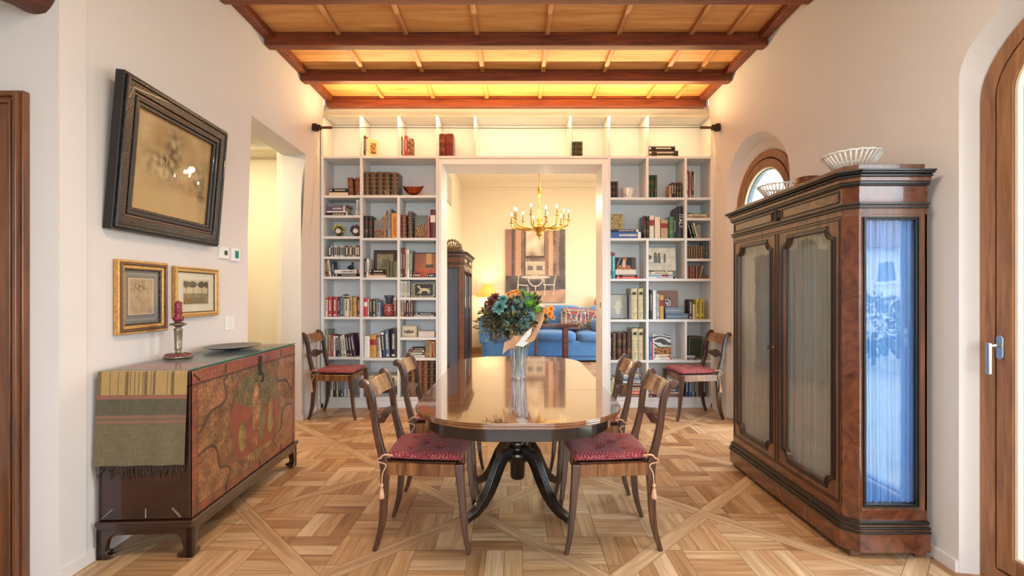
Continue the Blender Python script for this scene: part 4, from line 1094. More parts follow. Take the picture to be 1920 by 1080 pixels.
# ------------------------------------------------------------------ lounge
BLUE = plain('blue_upholstery', lin((72,130,200)), .8, sheen=.3, var=.12, vscale=5); BLUED = plain('blue_cushion_cloth', lin((74,122,184)), .85, sheen=.3, var=.12, vscale=7)
SY = 9.55
sf = empty('sofa', (.95, SY, 0), 0, 'blue upholstered sofa with rounded arms below the large picture in the lounge', 'sofa')
def cush(c, a, b, h, nm, mat, par, e1=.5, e2=.28):
    m_ = MB(); m_.superell(c, a, b, h, e1, e2, 36, 20); return m_.build(nm, mat, par, smooth=True)
mb = MB(); mb.prism(rrect(1.62, .43, .16, 8), .03, .40); mb.build('base', BLUE, sf, bevel=.02, seg=3)
mb = MB(); mb.prism([(-1.60,.30),(1.60,.30),(1.60,.50),(-1.60,.50)], .05, 1.02); mb.build('back', BLUE, sf, bevel=.06, seg=4)
for s in (-1, 1):
    mb = MB()
    P = [(-.09,.35),(.09,.35),(.10,.72),(.09,.84),(.04,.90),(-.04,.90),(-.10,.84),(-.11,.72)]
    mb.prism([(s*1.56+x, z) for x, z in P], -.43, .45, 'y'); mb.build('arm', BLUE, sf, bevel=.04, seg=4)
for x in (-1.10, -.28, .54, 1.12) [:3]: cush((x+.08, -.08, .475), .40, .40, .115, 'seat_cushion', BLUED, sf)
cush((1.25, -.08, .475), .27, .40, .115, 'seat_cushion', BLUED, sf)
for x in (-1.0, -.05, .95): cush((x, .25, .80), .46, .13, .27, 'back_cushion', BLUED, sf)
mb = MB(); mb.tube([(-1.62,-.44,.13),(1.62,-.44,.13)], .008, 6); mb.build('piping', BLUED, sf)
for x in (-1.5, 1.5):
    for y in (-.36, .42): mb = MB(); mb.box(x-.03, x+.03, y-.03, y+.03, 0, .04); mb.build('foot', BLACK, sf)
def pat(u, v):
    n = nz(u*9, v*14, 2); s = math.sin(v*30+3*nz(u*4, v*4, 1)); t = math.sin(u*34)
    c = mix3(lin((150,134,120)), lin((64,48,64)), .5+.5*s)
    if t > .6: c = mix3(c, lin((200,190,170)), .6)
    if n > .25: c = lin((140,50,60))
    if n < -.3: c = lin((70,96,110))
    return c
def patc(c, a, b, h, rot, label):
    m_ = MB(); n0 = len(m_.f)
    def sg(x, e): return math.copysign(abs(x)**e, x)
    def fn(u, v):
        th = -PI+2*PI*u; ph = -PI/2+PI*v
        return (a*sg(math.cos(ph),.9)*sg(math.cos(th),.35), b*math.copysign(abs(math.sin(ph))**.8, math.sin(ph)), h*sg(math.cos(ph),.9)*sg(math.sin(th),.35))
    m_.grid(fn, 70, 40, 0, lambda u, v: pat(.5+.5*math.cos(2*PI*u)*math.sin(PI*v), .5+.5*math.sin(2*PI*u)*math.sin(PI*v)))
    o = m_.build('throw_cushion', VCF, smooth=True, loc=c, rot=rot); tag(o, label, 'cushion'); return o
patc((1.12, SY-.11, .815), .25, .08, .22, (R(-18), R(4), R(4)), 'striped multicoloured throw cushion on the blue sofa behind the console table')
patc((1.47, SY-.06, .80), .20, .07, .21, (R(-18), R(12), R(-14)), 'dark patterned throw cushion next to the right sofa arm')
cush((0,0,0), .15, .12, .22, 'throw_cushion', BLUED, None); o = bpy.data.objects['throw_cushion.002']; o.location = (-.46, SY-.14, .815); tag(o, 'plain blue cushion at the left arm of the sofa', 'cushion')
m_ = MB(); m_.superell((0,0,0), .12, .16, .12, .6, .9, 30, 18); o = m_.build('bolster', BLUED, loc=(1.56, SY-.30, .705), smooth=True); tag(o, 'round blue bolster at the right end of the sofa', 'bolster')
# large picture
def lounge_img(u, v):
    n = nz(u*7, v*7, 1); k = nz(u*26, v*26, 2)
    c = mix3(lin((150,128,120)), lin((104,88,86)), .5+n+.5*k)
    for a, b, col in ((.0,.10,(160,118,106)),(.10,.14,(84,64,64)),(.17,.26,(206,160,132)),(.30,.33,(100,80,78)),(.66,.70,(150,110,104)),(.72,.79,(214,170,140)),(.84,.88,(150,120,116)),(.90,.98,(84,78,76))):
        if a < u < b and v > .35: c = mix3(lin(col), c, .15+.3*abs(k))
    if .34 < u < .64 and v > .62: c = mix3(lin((232,214,190)), lin((130,110,100)), (1-v)*1.7+.5*n)
    if .33 < u < .65 and .60 < v < .64: c = lin((90,72,72))
    if .33 < u < .66 and .38 < v < .56:
        c = mix3(lin((216,200,176)), lin((150,132,114)), .2+.8*abs(k))
        if .44 < v < .5 and (.37 < u < .46 or .52 < u < .62): c = lin((120,110,104))
    if v < .36 and not (.33 < u < .66 and v > .30): c = mix3(lin((108,98,98)), lin((70,64,68)), .5+n)
    if v < .13+.05*u: c = mix3(lin((170,130,110)), lin((200,160,136)), .5+n)
    def ln(x0, y0, x1, y1, w_=.007):
        dx, dy = x1-x0, y1-y0; t = max(0, min(1, ((u-x0)*dx+(v-y0)*dy)/(dx*dx+dy*dy))); return math.hypot(u-x0-dx*t, v-y0-dy*t) < w_
    W_ = lin((206,194,182))
    if ((u-.50)/.24)**2+((v-.345)/.022)**2 < 1: c = W_
    if abs(math.hypot(u-.50, (v-.33)*1.1)-.12) < .009 and v < .33: c = W_
    for L in ((.20,.20,.22,.38),(.20,.24,.37,.23),(.37,.23,.38,.12),(.21,.24,.20,.10),(.64,.24,.82,.24),(.66,.24,.65,.10),(.81,.24,.80,.11),(.81,.24,.84,.36),(.64,.24,.64,.31),(.50,.21,.50,.17)):
        if ln(*L): c = W_
    return c
pa = empty('wall_picture', (-.233, LY-.005, 1.115), 0, 'tall frameless picture of an old interior with table and two pale chairs, lounge wall', 'picture')
mb = MB(); mb.box(0, 1.31, -.03, 0, 0, 1.60); mb.build('panel', plain('panel_edge', lin((120,100,92)), .7), pa)
mb = MB(); mb.grid(lambda u, v: (u*1.31, -.0315, v*1.60), 120, 146, 0, lounge_img); mb.build('print', VC, pa)
# console table with flowers
ct = empty('console_table', (.62, 8.75, 0), 0, 'narrow dark wooden console table in front of the blue sofa', 'table')
DKR = wood('dark_red_wood', lin((48,18,14)), lin((104,46,30)), 'x', 1, .25, .5, .02)
mb = MB(); mb.box(-.42, .52, -.2, .2, .735, .765); mb.box(-.37, .47, -.16, .16, .70, .735); mb.build('top', DKR, ct, bevel=.005)
for x in (-.25, .27):
    for y in (-.14, .14): mb = MB(); mb.box(x-.03 if x < 0 else x-.04, x+.02 if x < 0 else x+.04, y-.03, y+.03, 0, .70); mb.build('leg', DKR, ct, bevel=.005)
fl = empty('flower_arrangement', (.50, 8.75, .765), 0, 'low arrangement of orange flowers and green leaves on the console table', 'flowers')
bq_save = bq; bq = fl
mb = MB(); mb.lathe([(.06,0),(.09,.03),(.10,.08),(.085,.10),(.002,.09)], 20); mb.build('bowl', plain('green_bowl', lin((80,90,60)), .4), fl, smooth=True)
cluster((-.07,0,.16), (.16,.12,.13), 260, [1,2,1], .06, .035, 'foliage')
for x, y, z, r in ((.10,-.10,.17,.08),(.02,-.08,.24,.07),(.13,-.05,.26,.07),(-.04,-.12,.09,.06),(.16,-.08,.10,.05)): rosette((x,y,z), r, ORG, 26, 'orange_bloom', (0,-.9,.4))
bq = bq_save
# table lamp on a low table behind the sofa's left end
st = empty('side_table', (-.62, 10.30, 0), 0, 'small wooden side table under the yellow lamp in the lounge', 'table')
mb = MB(); mb.lathe([(.20,.60),(.21,.615),(.20,.63),(.002,.63)], 28); mb.build('top', DKR, st, smooth=True)
mb = MB(); mb.lathe([(.03,.03),(.02,.3),(.03,.6)], 16); mb.build('stem', DKR, st, smooth=True)
mb = MB(); mb.lathe([(.13,0),(.12,.03),(.03,.05)], 20); mb.build('foot', DKR, st, smooth=True)
lm = empty('table_lamp', (-.62, 10.30, .63), 0, 'lit table lamp with yellow shade beside the blue sofa', 'lamp')
mb = MB(); mb.lathe([(.07,0),(.065,.015),(.015,.03),(.02,.12),(.045,.20),(.02,.30),(.010,.36),(.010,.64)], 20); mb.build('base', BRASS, lm, smooth=True)
shade = plain('lamp_shade_cloth', lin((224,180,84)), .8, emit=lin((255,190,90)), es=.35)
mb = MB(); mb.lathe([(.235,.60),(.10,.865),(.096,.865),(.231,.60)], 36); o = mb.build('lamp_shade', shade, lm, smooth=True); 
mb = MB(); mb.superell((0,0,.70), .03,.03,.045,1,1,12,8); mb.build('bulb', plain('lamp_bulb', (1,.8,.5), .5, emit=(1,.75,.4), es=12), lm, smooth=True)
point('lamp_light', (-.62, 10.30, 1.42), 10, (1,.72,.36), .05); point('lamp_light', (-.62, 10.30, 1.18), 9, (1,.72,.36), .05)
# round pot right edge
st2 = empty('side_table', (1.92, 10.33, 0), 0, 'brown side table at the right end of the sofa under the terracotta pot', 'table')
mb = MB(); mb.box(-.25,.25,-.2,.2,.98,1.02); mb.build('top', DKR, st2, bevel=.005)
for x in (-.22,.22):
    for y in (-.17,.17): mb = MB(); mb.box(x-.02,x+.02,y-.02,y+.02,0,.98); mb.build('leg', DKR, st2)
mb = MB(); mb.lathe([(.05,0),(.12,.04),(.15,.11),(.12,.18),(.05,.22),(.045,.25),(.035,.25),(.04,.21),(.002,.2)], 28)
o = mb.build('pot', plain('terracotta_pot', lin((206,150,116)), .7), loc=(1.82, 10.33, 1.02), smooth=True); tag(o, 'round pale terracotta pot at the right edge of the lounge view', 'pot')
# ornament on the lounge wardrobe
mb = MB()
mb.lathe([(.09,0),(.10,.02),(.06,.03),(.06,.05),(.002,.05)], 20, (0,0,0), 0, 1.2, .8)
orn = mb.build('silver_ornament', plain('carved_silver', lin((168,150,120)), .35, .7, var=.4, vscale=60), smooth=True, loc=(-.93, 6.99, TOPZ)); tag(orn, 'ornate openwork silver centrepiece on top of the lounge wardrobe', 'ornament')
mb = MB()
for k in range(9):
    a = PI*k/8; x = .11*math.cos(a); z = .04+.10*math.sin(a); mb.superell((x,0,z), .022,.03,.022,1,1,10,8); mb.tube([(x,0,z),(x*.4,0,.03)], .008, 6)
for k in range(16): a = 2*PI*k/16; mb.tube([(.13*math.cos(a), .08*math.sin(a), .01),(.14*math.cos(a+.2), .09*math.sin(a+.2), .05),(.12*math.cos(a+.4), .07*math.sin(a+.4), .09)], .008, 6)
mb.build('scrollwork', plain('carved_silver', (.4,.3,.2), .35, .7), orn, smooth=True)
# chandelier
GX, GY, GZ = .385, 8.0, 2.22
cl = empty('chandelier', (GX, GY, GZ), 0, 'brass chandelier with lit candle bulbs and crystal drops hanging in the lounge', 'chandelier')
BR2 = plain('chandelier_brass', lin((206,160,80)), .3, .9)
mb = MB(); mb.lathe([(.004,-.02),(.012,0),(.02,.015),(.012,.03),(.04,.05),(.06,.075),(.05,.10),(.09,.13),(.12,.17),(.14,.195),(.10,.21),(.05,.225),(.035,.28),(.05,.32),(.03,.36),(.02,.42),(.03,.46),(.012,.52),(.012,.70),(.03,.72),(.022,.78),(.035,.82),(.014,.86),(.010,.90),(.010,1.44),(.05,1.46),(.06,1.50)], 20)
mb.build('stem', BR2, cl, smooth=True)
BULB = plain('candle_bulb', (1,.85,.6), .5, emit=(1.0,.80,.48), es=30); SLV = plain('candle_sleeve', lin((120,84,40)), .5)
for k in range(12):
    a = 2*PI*(k+.3)/12; R1 = .50 if k % 2 else .42; zc = .275 if k % 2 else .33
    c_, s_ = math.cos(a), math.sin(a)
    mb = MB(); mb.tube(spline([(.08*c_,.08*s_,.20),(.20*c_,.20*s_,.165),(.36*c_,.36*s_,.175),((R1-.02)*c_,(R1-.02)*s_,.20),(R1*c_,R1*s_,zc)], 4), .013, 8)
    am = mb.build('arm', BR2, cl, smooth=True)
    mb = MB(); mb.lathe([(.006,0),(.035,.008),(.038,.014),(.012,.018),(.014,.035)], 14, (R1*c_, R1*s_, zc)); mb.build('drip_pan', BR2, am, smooth=True)
    mb = MB(); mb.lathe([(.0095,0),(.0095,.10)], 10, (R1*c_, R1*s_, zc+.03)); mb.build('candle_sleeve', SLV, am, smooth=True)
    mb = MB(); mb.superell((R1*c_, R1*s_, zc+.155), .013, .013, .030, 1, 1, 10, 8); mb.build('bulb', BULB, am, smooth=True)
    mb = MB(); mb.tube([(R1*c_*.96, R1*s_*.96, .18),(R1*c_*.96, R1*s_*.96, .12)], .002, 4); mb.superell((R1*c_*.96, R1*s_*.96, .10), .008,.008,.022,1,1,8,6); mb.build('crystal_drop', CRYSTAL, am, smooth=True)
    if k % 3 == 0: point('candle_light', (GX+(R1+.0)*c_, GY+R1*s_, GZ+zc+.24), 7, (1,.78,.48), .04)

# ------------------------------------------------------------------ outside: garden, neighbouring house
mb = MB(); mb.box(2.5, 40, -30, 22, -.35, -.3); mb.box(-30, 2.5, -30, -2.8, -.35, -.3)
mb.build('ground', plain('terrace_ground', (.42,.44,.38), .9, var=.2), kind='structure')
hs = empty('house', (6.6, -7.0, -.3), 0, 'white neighbouring house with tiled roof, outside the glazed door', 'house')
HWm = plain('house_wall', (.80,.82,.84), .9)
mb = MB(); mb.box(0, 9, -5, 0, 0, 2.72); mb.build('wall', HWm, hs)
mb = MB(); mb.prism([(0.25,2.70),(-5.2,4.9),(-5.2,2.70)], -.3, 9.3, 'x'); mb.build('roof', plain('roof_tiles', lin((120,96,88)), .9, var=.35, vscale=8), hs)
for x, z in ((2.12, 1.84), (5.0, 1.84)):
    mb = MB(); mb.ring([(x,z),(x+.60,z),(x+.60,z+.62),(x,z+.62)], [(x+.07,z+.07),(x+.53,z+.07),(x+.53,z+.55),(x+.07,z+.55)], 0, .04, 'y'); wf = mb.build('window', plain('house_window_frame', (.85,.87,.9), .6), hs)
    mb = MB(); mb.box(x+.05, x+.55, .001, .012, z+.05, z+.57); mb.build('pane', plain('house_pane', lin((96,124,150)), .2), wf)
mb = MB(); mb.box(0, 9, 0, .05, 1.50, 1.55); mb.build('string_course', plain('house_course', (.5,.52,.54), .9), hs)
for i_, (x, y, sc_) in enumerate(((7.4, -5.2, .9), (9.2, -5.6, .7))):
    sr = random.Random(21+i_); mb = MB()
    for k in range(900):
        u = Vector((sr.gauss(0,1), sr.gauss(0,1), sr.gauss(0,1))).normalized()
        br = sr; leaf(mb, u*sr.uniform(.4,.75)*sc_+Vector((0,0,.6*sc_)), u, .10, .06)
    mb.tube([(0,0,-.3),(0,0,.4)], .04, 8)
    o = mb.build('shrub', plain('shrub_leaf', lin((60,96,84)), .7, var=.4, vscale=5), loc=(x, y, .1)); tag(o, 'leafy green shrub in front of the white house, %s' % ('nearer the door' if i_ == 0 else 'farther along the wall'), 'shrub')

# ------------------------------------------------------------------ built-in bookcases
SF = 5.47; SB = 5.79; T = .028
def sx_(x): return (x-CX)/F*SF
def sz_(y): return H-(y-CY)/F*SF
def case(name, label, x0, x1, y0, y1, verts, horis, plinth=False, cat='bookcase'):
    e = empty(name, (sx_(x0), SF, 0), 0, label, cat); ox = sx_(x0)
    X0, X1, Z1, Z0 = sx_(x0)-ox, sx_(x1)-ox, sz_(y0), sz_(y1)
    mb = MB(); mb.box(X0, X1, SB-SF, SB-SF+.01, Z0, Z1); mb.build('back_panel', WHITE, e)
    for x, ya, yb in verts:
        x = sx_(x)-ox; mb = MB(); mb.box(x-T/2, x+T/2, 0 if True else 0, SB-SF, sz_(yb), sz_(ya)); mb.build('upright', WHITE, e, bevel=.0015)
    for y, xa, xb in horis:   # y: upper face of the board
        z = sz_(y); mb = MB(); mb.box(sx_(xa)-ox, sx_(xb)-ox, .002, SB-SF, z-T, z); mb.build('shelf', WHITE, e, bevel=.0015)
    if plinth:
        mb = MB(); mb.box(X0+.01, X1-.01, .012, .04, 0, sz_(749)); mb.build('plinth', WHITE, e)
        mb = MB(); mb.box(X0+.01, X1-.01, .0, .012, 0, .055); mb.build('plinth_moulding', WHITE, e, bevel=.003)
    return e
case('bookcase', 'white built-in bookcase left of the lounge opening', 600, 822, 294.4, 765,
     [(604,294.5,765),(677,294.5,745),(747,370.5,745),(819.5,294.5,765)],
     [(292,601,822),(366,605,819),(403.5,605,676),(443,605,676),(446,677,819),(481,605,676),(518.5,605,676),(520,677,819),(558,748,819),(594,605,819),(633,748,819),(669.5,605,676),(671.5,677,819),(745.5,605,819)], True)
case('bookcase', 'white built-in bookcase right of the lounge opening', 1140, 1339, 294.4, 765,
     [(1142.5,294.5,765),(1214,297,370),(1214,450,745),(1286,297,523),(1286,602,676),(1335,294.5,765)],
     [(292.5,1141,1337),(370,1143,1335),(408.5,1287,1335),(446.5,1143,1335),(485,1287,1335),(522.5,1143,1335),(599,1143,1335),(675.5,1143,1335),(745.5,1143,1335)], True)
case('shelf_row', 'white open shelf row across the top above both bookcases and the opening', 600, 1339, 217.6, 292,
     [(604,217.6,292),(677,217.6,292),(748,217.6,292),(820,217.6,292),(890.5,217.6,292),(1069.5,217.6,292),(1142,217.6,292),(1214,217.6,292),(1335,217.6,292)],
     [(292.1,822,1141),(212,601,1338)] , cat='shelf')
mb = MB(); mb.box(sx_(822), sx_(1140), .03+SF, SF+.05, OZ+.055, sz_(296)); mb.build('trim_22', WHITE, kind='structure')
# narrow fillers between bookcase ends and the walls
for s, x in ((-1, 600), (1, 1339)):
    mb = MB(); mb.box(*sorted((sx_(x), s*2.262)), SF+.02, SF+.06, 0, 3.33); mb.build('trim_23' if s < 0 else 'trim_24', WHITE, kind='structure')

CN = {
 'dark red':(96,28,30),'red':(160,40,44),'bright red':(196,44,52),'dark brown':(58,38,30),'brown':(112,74,52),'reddish brown':(120,58,40),'tan':(184,152,112),'cream':(222,208,180),
 'white':(226,224,218),'pale grey':(186,188,186),'grey':(134,138,138),'black':(26,24,26),'navy':(34,42,70),'blue':(60,98,156),'pale blue':(138,164,188),'teal':(40,150,160),'dark green':(24,66,48),
 'green':(40,110,66),'sage green':(120,140,110),'olive':(98,92,58),'yellow':(186,172,60),'lime yellow':(196,204,96),'ochre':(196,150,74),'orange':(232,150,66),'purple':(92,76,124),'dark purple':(66,32,60),'pink':(206,110,120),
 'slate blue':(84,108,134),'grey green':(110,124,112),'orange red':(206,84,48),'vellum':(196,186,150),'dark blue':(28,52,92),'grey blue':(112,130,150)}
LEATHER = ('leather',)
def cmat(c, style):
    nm = ('book_'+c+'_'+style).replace(' ', '_'); col = lin(CN[c])
    if style in 'LB': return plain(nm, tuple(v*1.0 for v in col), .38, coat=.25, var=.35, vscale=30)
    if style == 'V': return plain(nm, col, .6, var=.3, vscale=24)
    return plain(nm, col, .42, var=.06, vscale=20)
GILT = plain('gilt_tooling', lin((168,132,76)), .4, .3); INKD = plain('dark_ink', lin((30,28,32)), .5); INKL = plain('light_ink', lin((232,226,208)), .5); INKR = plain('red_label', lin((150,36,36)), .5)
SPY = SF+.045
bcount = [0]
def book_mesh(w_, h, d, c, style, seed, name='book'):
    """spine faces -Y, origin at the bottom centre of the spine"""
    m_ = MB(); n_ = 8; bulge = min(.012, w_*.22) if style in 'LBV' else min(.005, w_*.15); t = .0025; sr = random.Random(seed)
    out = [(-w_/2+w_*k/n_, -bulge*math.sin(PI*k/n_)) for k in range(n_+1)]
    inn = [(-w_/2+t+(w_-2*t)*k/n_, .003-bulge*math.sin(PI*k/n_)) for k in range(n_+1)]
    prof = [(-w_/2, d)]+out+[(w_/2, d), (w_/2-t, d)]+inn[::-1]+[(-w_/2+t, d)]
    m_.prism(prof, 0, h)
    def band(z0, z1, mi, off=.0008, x0=0., x1=1.):
        P = [(-w_/2*1.0+w_*(x0+(x1-x0)*k/n_), -bulge*math.sin(PI*(x0+(x1-x0)*k/n_))-off) for k in range(n_+1)]; Q = [(x, y+off*.9+.0004) for x, y in P]
        m_.prism(P+Q[::-1], z0, z1, m=mi)
    if style in 'LB':
        nb = 5
        for k in range(nb+1):
            z = h*(.05+.9*k/nb); band(z-.003, z+.003, 0 if style == 'L' else 1, .0028); 
            if style == 'L': band(z-.0052, z-.0036, 1, .0009)
        for k in range(nb):
            z = h*(.05+.9*(k+.5)/nb)
            if style == 'B': band(z-h*.035, z+h*.035, 1, .0008, .32, .68); band(z-h*.022, z+h*.022, 0, .0013, .38, .62)
            elif k in (1, 3): band(z-h*.045, z+h*.045, 3 if sr.random() < .4 else 1, .0008, .1, .9); band(z-h*.028, z+h*.028, 0, .0012, .18, .82)
    elif style == 'V':
        for k in range(4): band(h*(.2+.2*k)-.001, h*(.2+.2*k)+.001, 2, .0007)
        band(h*.80, h*.88, 2, .0006, .2, .8)
    elif style == 'P':
        li = 1 if sum(CN[c]) > 380 else 4
        ti = sr.random()
        z = h*.30
        while z < h*.82:            # worn title letters
            q = sr.uniform(.006, .016); band(z, z+q, li, .0006, .34, .66); z += q+.006
        if ti < .5: band(h*.05, h*.11, li, .0006, .25, .75)
        if ti > .7: band(h*.88, h*.97, 3 if ti > .85 else li, .0006, 0, 1)
    elif style == 'S':
        band(h*.55, h*.80, 4 if sum(CN[c]) < 380 else 3, .0006, .0, 1)
    elif style == 'N': pass
    ms = [cmat(c, style), GILT if style in 'LB' else INKD, INKD, INKR, INKL]
    b = m_.build(name, ms)
    p = MB(); p.box(-w_/2+t, w_/2-t, .003, d-.004, .004, h-.004); p.build('pages', PAGES, b)
    return b
ORDN = ['first','second','third','fourth','fifth','sixth','seventh','eighth','ninth','tenth','eleventh','twelfth','thirteenth','fourteenth','fifteenth','sixteenth']
KIND = {'L':'leather bound book with gilt bands','B':'gilt ornamented leather volume','V':'old vellum book','P':'book','S':'book','N':'plain book'}
def xw(x, d=SF): return (x-CX)/F*d
def zh(ys, y, d=SPY): return (ys-y)/F*d
BZ = .001
def upright_books(ys, place, items, grp=None):
    """items: (x0, x1, ytop, colour, style[, lean degrees])"""
    n = len(items)
    for i, it in enumerate(items):
        x0, x1, yt, c, st = it[:5]; lean = it[5] if len(it) > 5 else 0
        w_ = xw(x1)-xw(x0)-.0014; h = zh(ys, yt); bcount[0] += 1
        rr = random.Random(bcount[0]); d = min(.26, max(.12, h*.68+rr.uniform(-.01,.01)))
        b = book_mesh(max(.004, w_), h, d, c, st, bcount[0])
        a = R(lean); z = sz_(ys)+BZ+abs(math.sin(a))*w_/2
        xb = (xw(x0)+xw(x1))/2
        b.location = (xb, SPY+rr.uniform(-.003,.006), z); b.rotation_euler = (0, a, 0)
        pos = 'only upright book' if n == 1 else ORDN[i]+' from left'
        tag(b, '%s %s, %s, %s' % (c, KIND[st].replace('leather bound book with gilt bands', 'leather book'), pos, place), 'book', grp or 'books, '+place)
def stack_books(ys, place, items, grp=None):
    """items bottom to top: (x0, x1, ybot, ytop, colour, style)"""
    n = len(items); z = sz_(ys)+BZ
    for i, (x0, x1, yb, yt, c, st) in enumerate(items):
        th = max(.006, zh(yb, yt)-.0006); L = xw(x1)-xw(x0); bcount[0] += 1
        b = book_mesh(th, L, min(.24, L*.8+.03), c, st, bcount[0])
        b.rotation_euler = (0, R(90), 0); b.location = (xw(x0), SPY+random.Random(bcount[0]).uniform(-.004,.004), z+th/2); z += th+.0006
        pos = 'lying flat' if n == 1 else 'bottom of the stack' if i == 0 else 'top of the stack' if i == n-1 else ORDN[i]+' up in stack'
        tag(b, '%s book %s, %s' % (c, pos, place), 'book', grp or 'books, '+place)
    return z
def flat_pic(name, label, cat, x0, x1, ys, yt, fn, nx=40, y=SPY+.03, th=.02, edge=None, frame=0, fmat=None, lean=6, zoff=0):
    W = xw(x1)-xw(x0); h = zh(ys, yt, y)
    e = empty(name, (xw(x0), y, sz_(ys)+BZ+zoff+th*math.sin(R(lean))), 0, label, cat); e.rotation_euler = (R(-lean), 0, 0)
    mb = MB(); mb.box(0, W, 0, th, 0, h); mb.build('backing' if frame else 'cover', edge or PAGES, e, bevel=.001)
    if frame:
        mb = MB(); mb.ring([(0,0),(W,0),(W,h),(0,h)], [(frame,frame),(W-frame,frame),(W-frame,h-frame),(frame,h-frame)], -.008, 0, 'y'); mb.build('frame', fmat, e, bevel=.001)
    f = frame
    mb = MB(); mb.grid(lambda u, v: (lerp(f, W-f, u), -.0012, lerp(f, h-f, v)), nx, max(4, int(nx*h/W)), 0, fn); mb.build('print' if frame else 'cover_picture', VCG, e)
    return e

# ---- top row
TP = lambda s: 'top row, '+s
upright_books(292, 'top row second compartment', [(680,682.5,252,'dark brown','P'),(683,687,253.5,'cream','P')])
def cov1(u, v):
    if .25 < u < .85 and .2 < v < .8: return mix3(lin((90,52,34)), lin((206,150,96)), .4+nz(u*9,v*9,1)*1.5)
    return lin((222,190,140))
o = flat_pic('book', 'cream pictorial book angled outward, top row second compartment', 'book', 687, 704, 292, 257, cov1, y=SPY+.02, th=.012, lean=4); o.rotation_euler = (0, 0, R(28))
upright_books(292, 'top row third compartment', [(750,752.5,254,'brown','P'),(753,756.5,254,'pale grey','P'),(757,761.5,252,'bright red','P')])
def cov2(u, v): return mix3(lin((40,22,20)), lin((190,150,120)), .1+max(0,nz(u*7,v*7,3))*2)
o = flat_pic('book', 'dark pictorial book angled outward beside red spine, top row', 'book', 762, 775, 292, 256, cov2, y=SPY+.02, th=.012, lean=4); o.rotation_euler = (0, 0, R(30))
upright_books(292, 'top row beside the opening', [(822.5,834,249,'dark red','L'),(834.5,849,249,'dark red','L')])
upright_books(292, 'top row right of the centre', [(1073,1078,263.5,'dark green','L'),(1078.3,1083.3,263.5,'dark green','L'),(1083.6,1088.4,263.5,'black','L'),(1088.7,1093.5,263.5,'dark green','L')])
stack_books(292.5, 'top row at right', [(1216.5,1274.5,292,288,'black','P'),(1216.5,1274,288,280,'dark brown','P'),(1216.5,1268,280,272,'black','P')])
# ---- left bookcase
A = 'left bookcase top left compartment'
stack_books(366, A, [(614,650,366,359,'cream','N'),(615,651,358.5,351.5,'black','P')])
upright_books(366, A, [(650.5,660.5,332,'reddish brown','L',-3),(663,672.5,332,'reddish brown','L',0)])
upright_books(366, 'left bookcase beside the copper bowl', [(680,691,321,'dark brown','B'),(691.5,704,321.5,'dark brown','B'),(704.5,717,321,'dark brown','B'),(717.5,730,321.5,'dark brown','B'),(730.5,745,322,'dark brown','B')])
mb = MB()
def bowlf(o_):
    def f(u, v):
        a = 2*PI*u; r = lerp(.02, .125, v**.7)-o_; z = .028+.085*v**1.6+(.022*abs(math.cos(a))**6*v)+o_*.3
        return (r*math.cos(a), r*.55*math.sin(a), z)
    return f
mb.grid(bowlf(0), 48, 14); mb.grid(bowlf(.004), 48, 14); mb.lathe([(.035,0),(.032,.006),(.012,.014),(.010,.026),(.02,.034)], 20)
o = mb.build('footed_bowl', plain('copper', lin((150,74,42)), .25, .9, var=.3, vscale=20), loc=(xw(770), SPY+.09, sz_(366)+BZ), smooth=True); tag(o, 'boat shaped copper footed bowl on the left bookcase upper shelf', 'bowl')
A = 'left bookcase above the two clocks'
stack_books(403.5, A, [(609,651,403.5,397.5,'black','P'),(610,647,397,394,'white','N'),(611,645,394,385,'purple','P'),(611,648,385,381,'grey','P')])
upright_books(403.5, A, [(664,667.5,373.5,'white','P',3),(668,671.5,373.5,'pale grey','P',2)])
PORC = plain('mottled_porcelain', lin((92,84,60)), .3, coat=.5, var=.6, vscale=70)
for i, (xc, c, lab) in enumerate(((628.5,(190,196,80),'round flower encrusted mantel clock with yellow flowers, left of the pair'),(661.5,(110,90,130),'round flower encrusted mantel clock, right of the pair'))):
    k = empty('mantel_clock', (xw(xc), SPY+.08, sz_(443)+BZ), 0, lab, 'clock', 'pair of small clocks')
    mb = MB(); mb.superell((0,0,.075), .058,.035,.058, 1,1,24,16); mb.lathe([(.045,0),(.04,.012),(.02,.02)], 20, (0,0,0), 0, 1, .8); mb.build('case', PORC, k, smooth=True)
    mb = MB(); mb.M = Matrix.Translation((0,-.034,.072)) @ Matrix.Rotation(R(90), 4, 'X'); mb.lathe([(.030,-.004),(.031,.004),(.027,.006)], 24); mb.build('bezel', BRASS, k, smooth=True)
    mb = MB(); mb.M = Matrix.Translation((0,-.041,.072)) @ Matrix.Rotation(R(90), 4, 'X'); mb.lathe([(.026,0),(.026,.002)], 24); mb.build('dial', plain('clock_dial', (.8,.78,.72), .4), k)
    mb = MB(); mb.box(-.001,.001,-.045,-.0435,.072,.092); mb.box(0,.014,-.045,-.0435,.071,.073); mb.build('hands', BLACK, k)
    q = random.Random(i); mb = MB()
    for _ in range(26):
        a = q.uniform(-.3, PI+.3); mb.superell((.058*math.cos(a), -.02+q.uniform(-.015,.02), .08+.060*math.sin(a)), .011,.011,.011,1,1,8,6)
    mb.build('flowers', plain('clock_flowers%d' % i, lin(c), .5, var=.6, vscale=50), k, smooth=True)
A = 'left bookcase beside the orange book'
upright_books(446, A, [(680,688,404,'black','L'),(688.3,696.5,404.5,'black','L')])
def cov3(u, v):
    c = mix3(lin((96,112,128)), lin((140,140,130)), v+.2*nz(u*4,v*4,1))
    if v < .5: c = mix3(lin((84,70,46)), lin((190,140,110)), .3+nz(u*12,v*12,2)*1.3)
    if v > .45 and v < .65 and nz(u*10, 0, 3) > (v-.5)*5: c = lin((186,146,116))
    return c
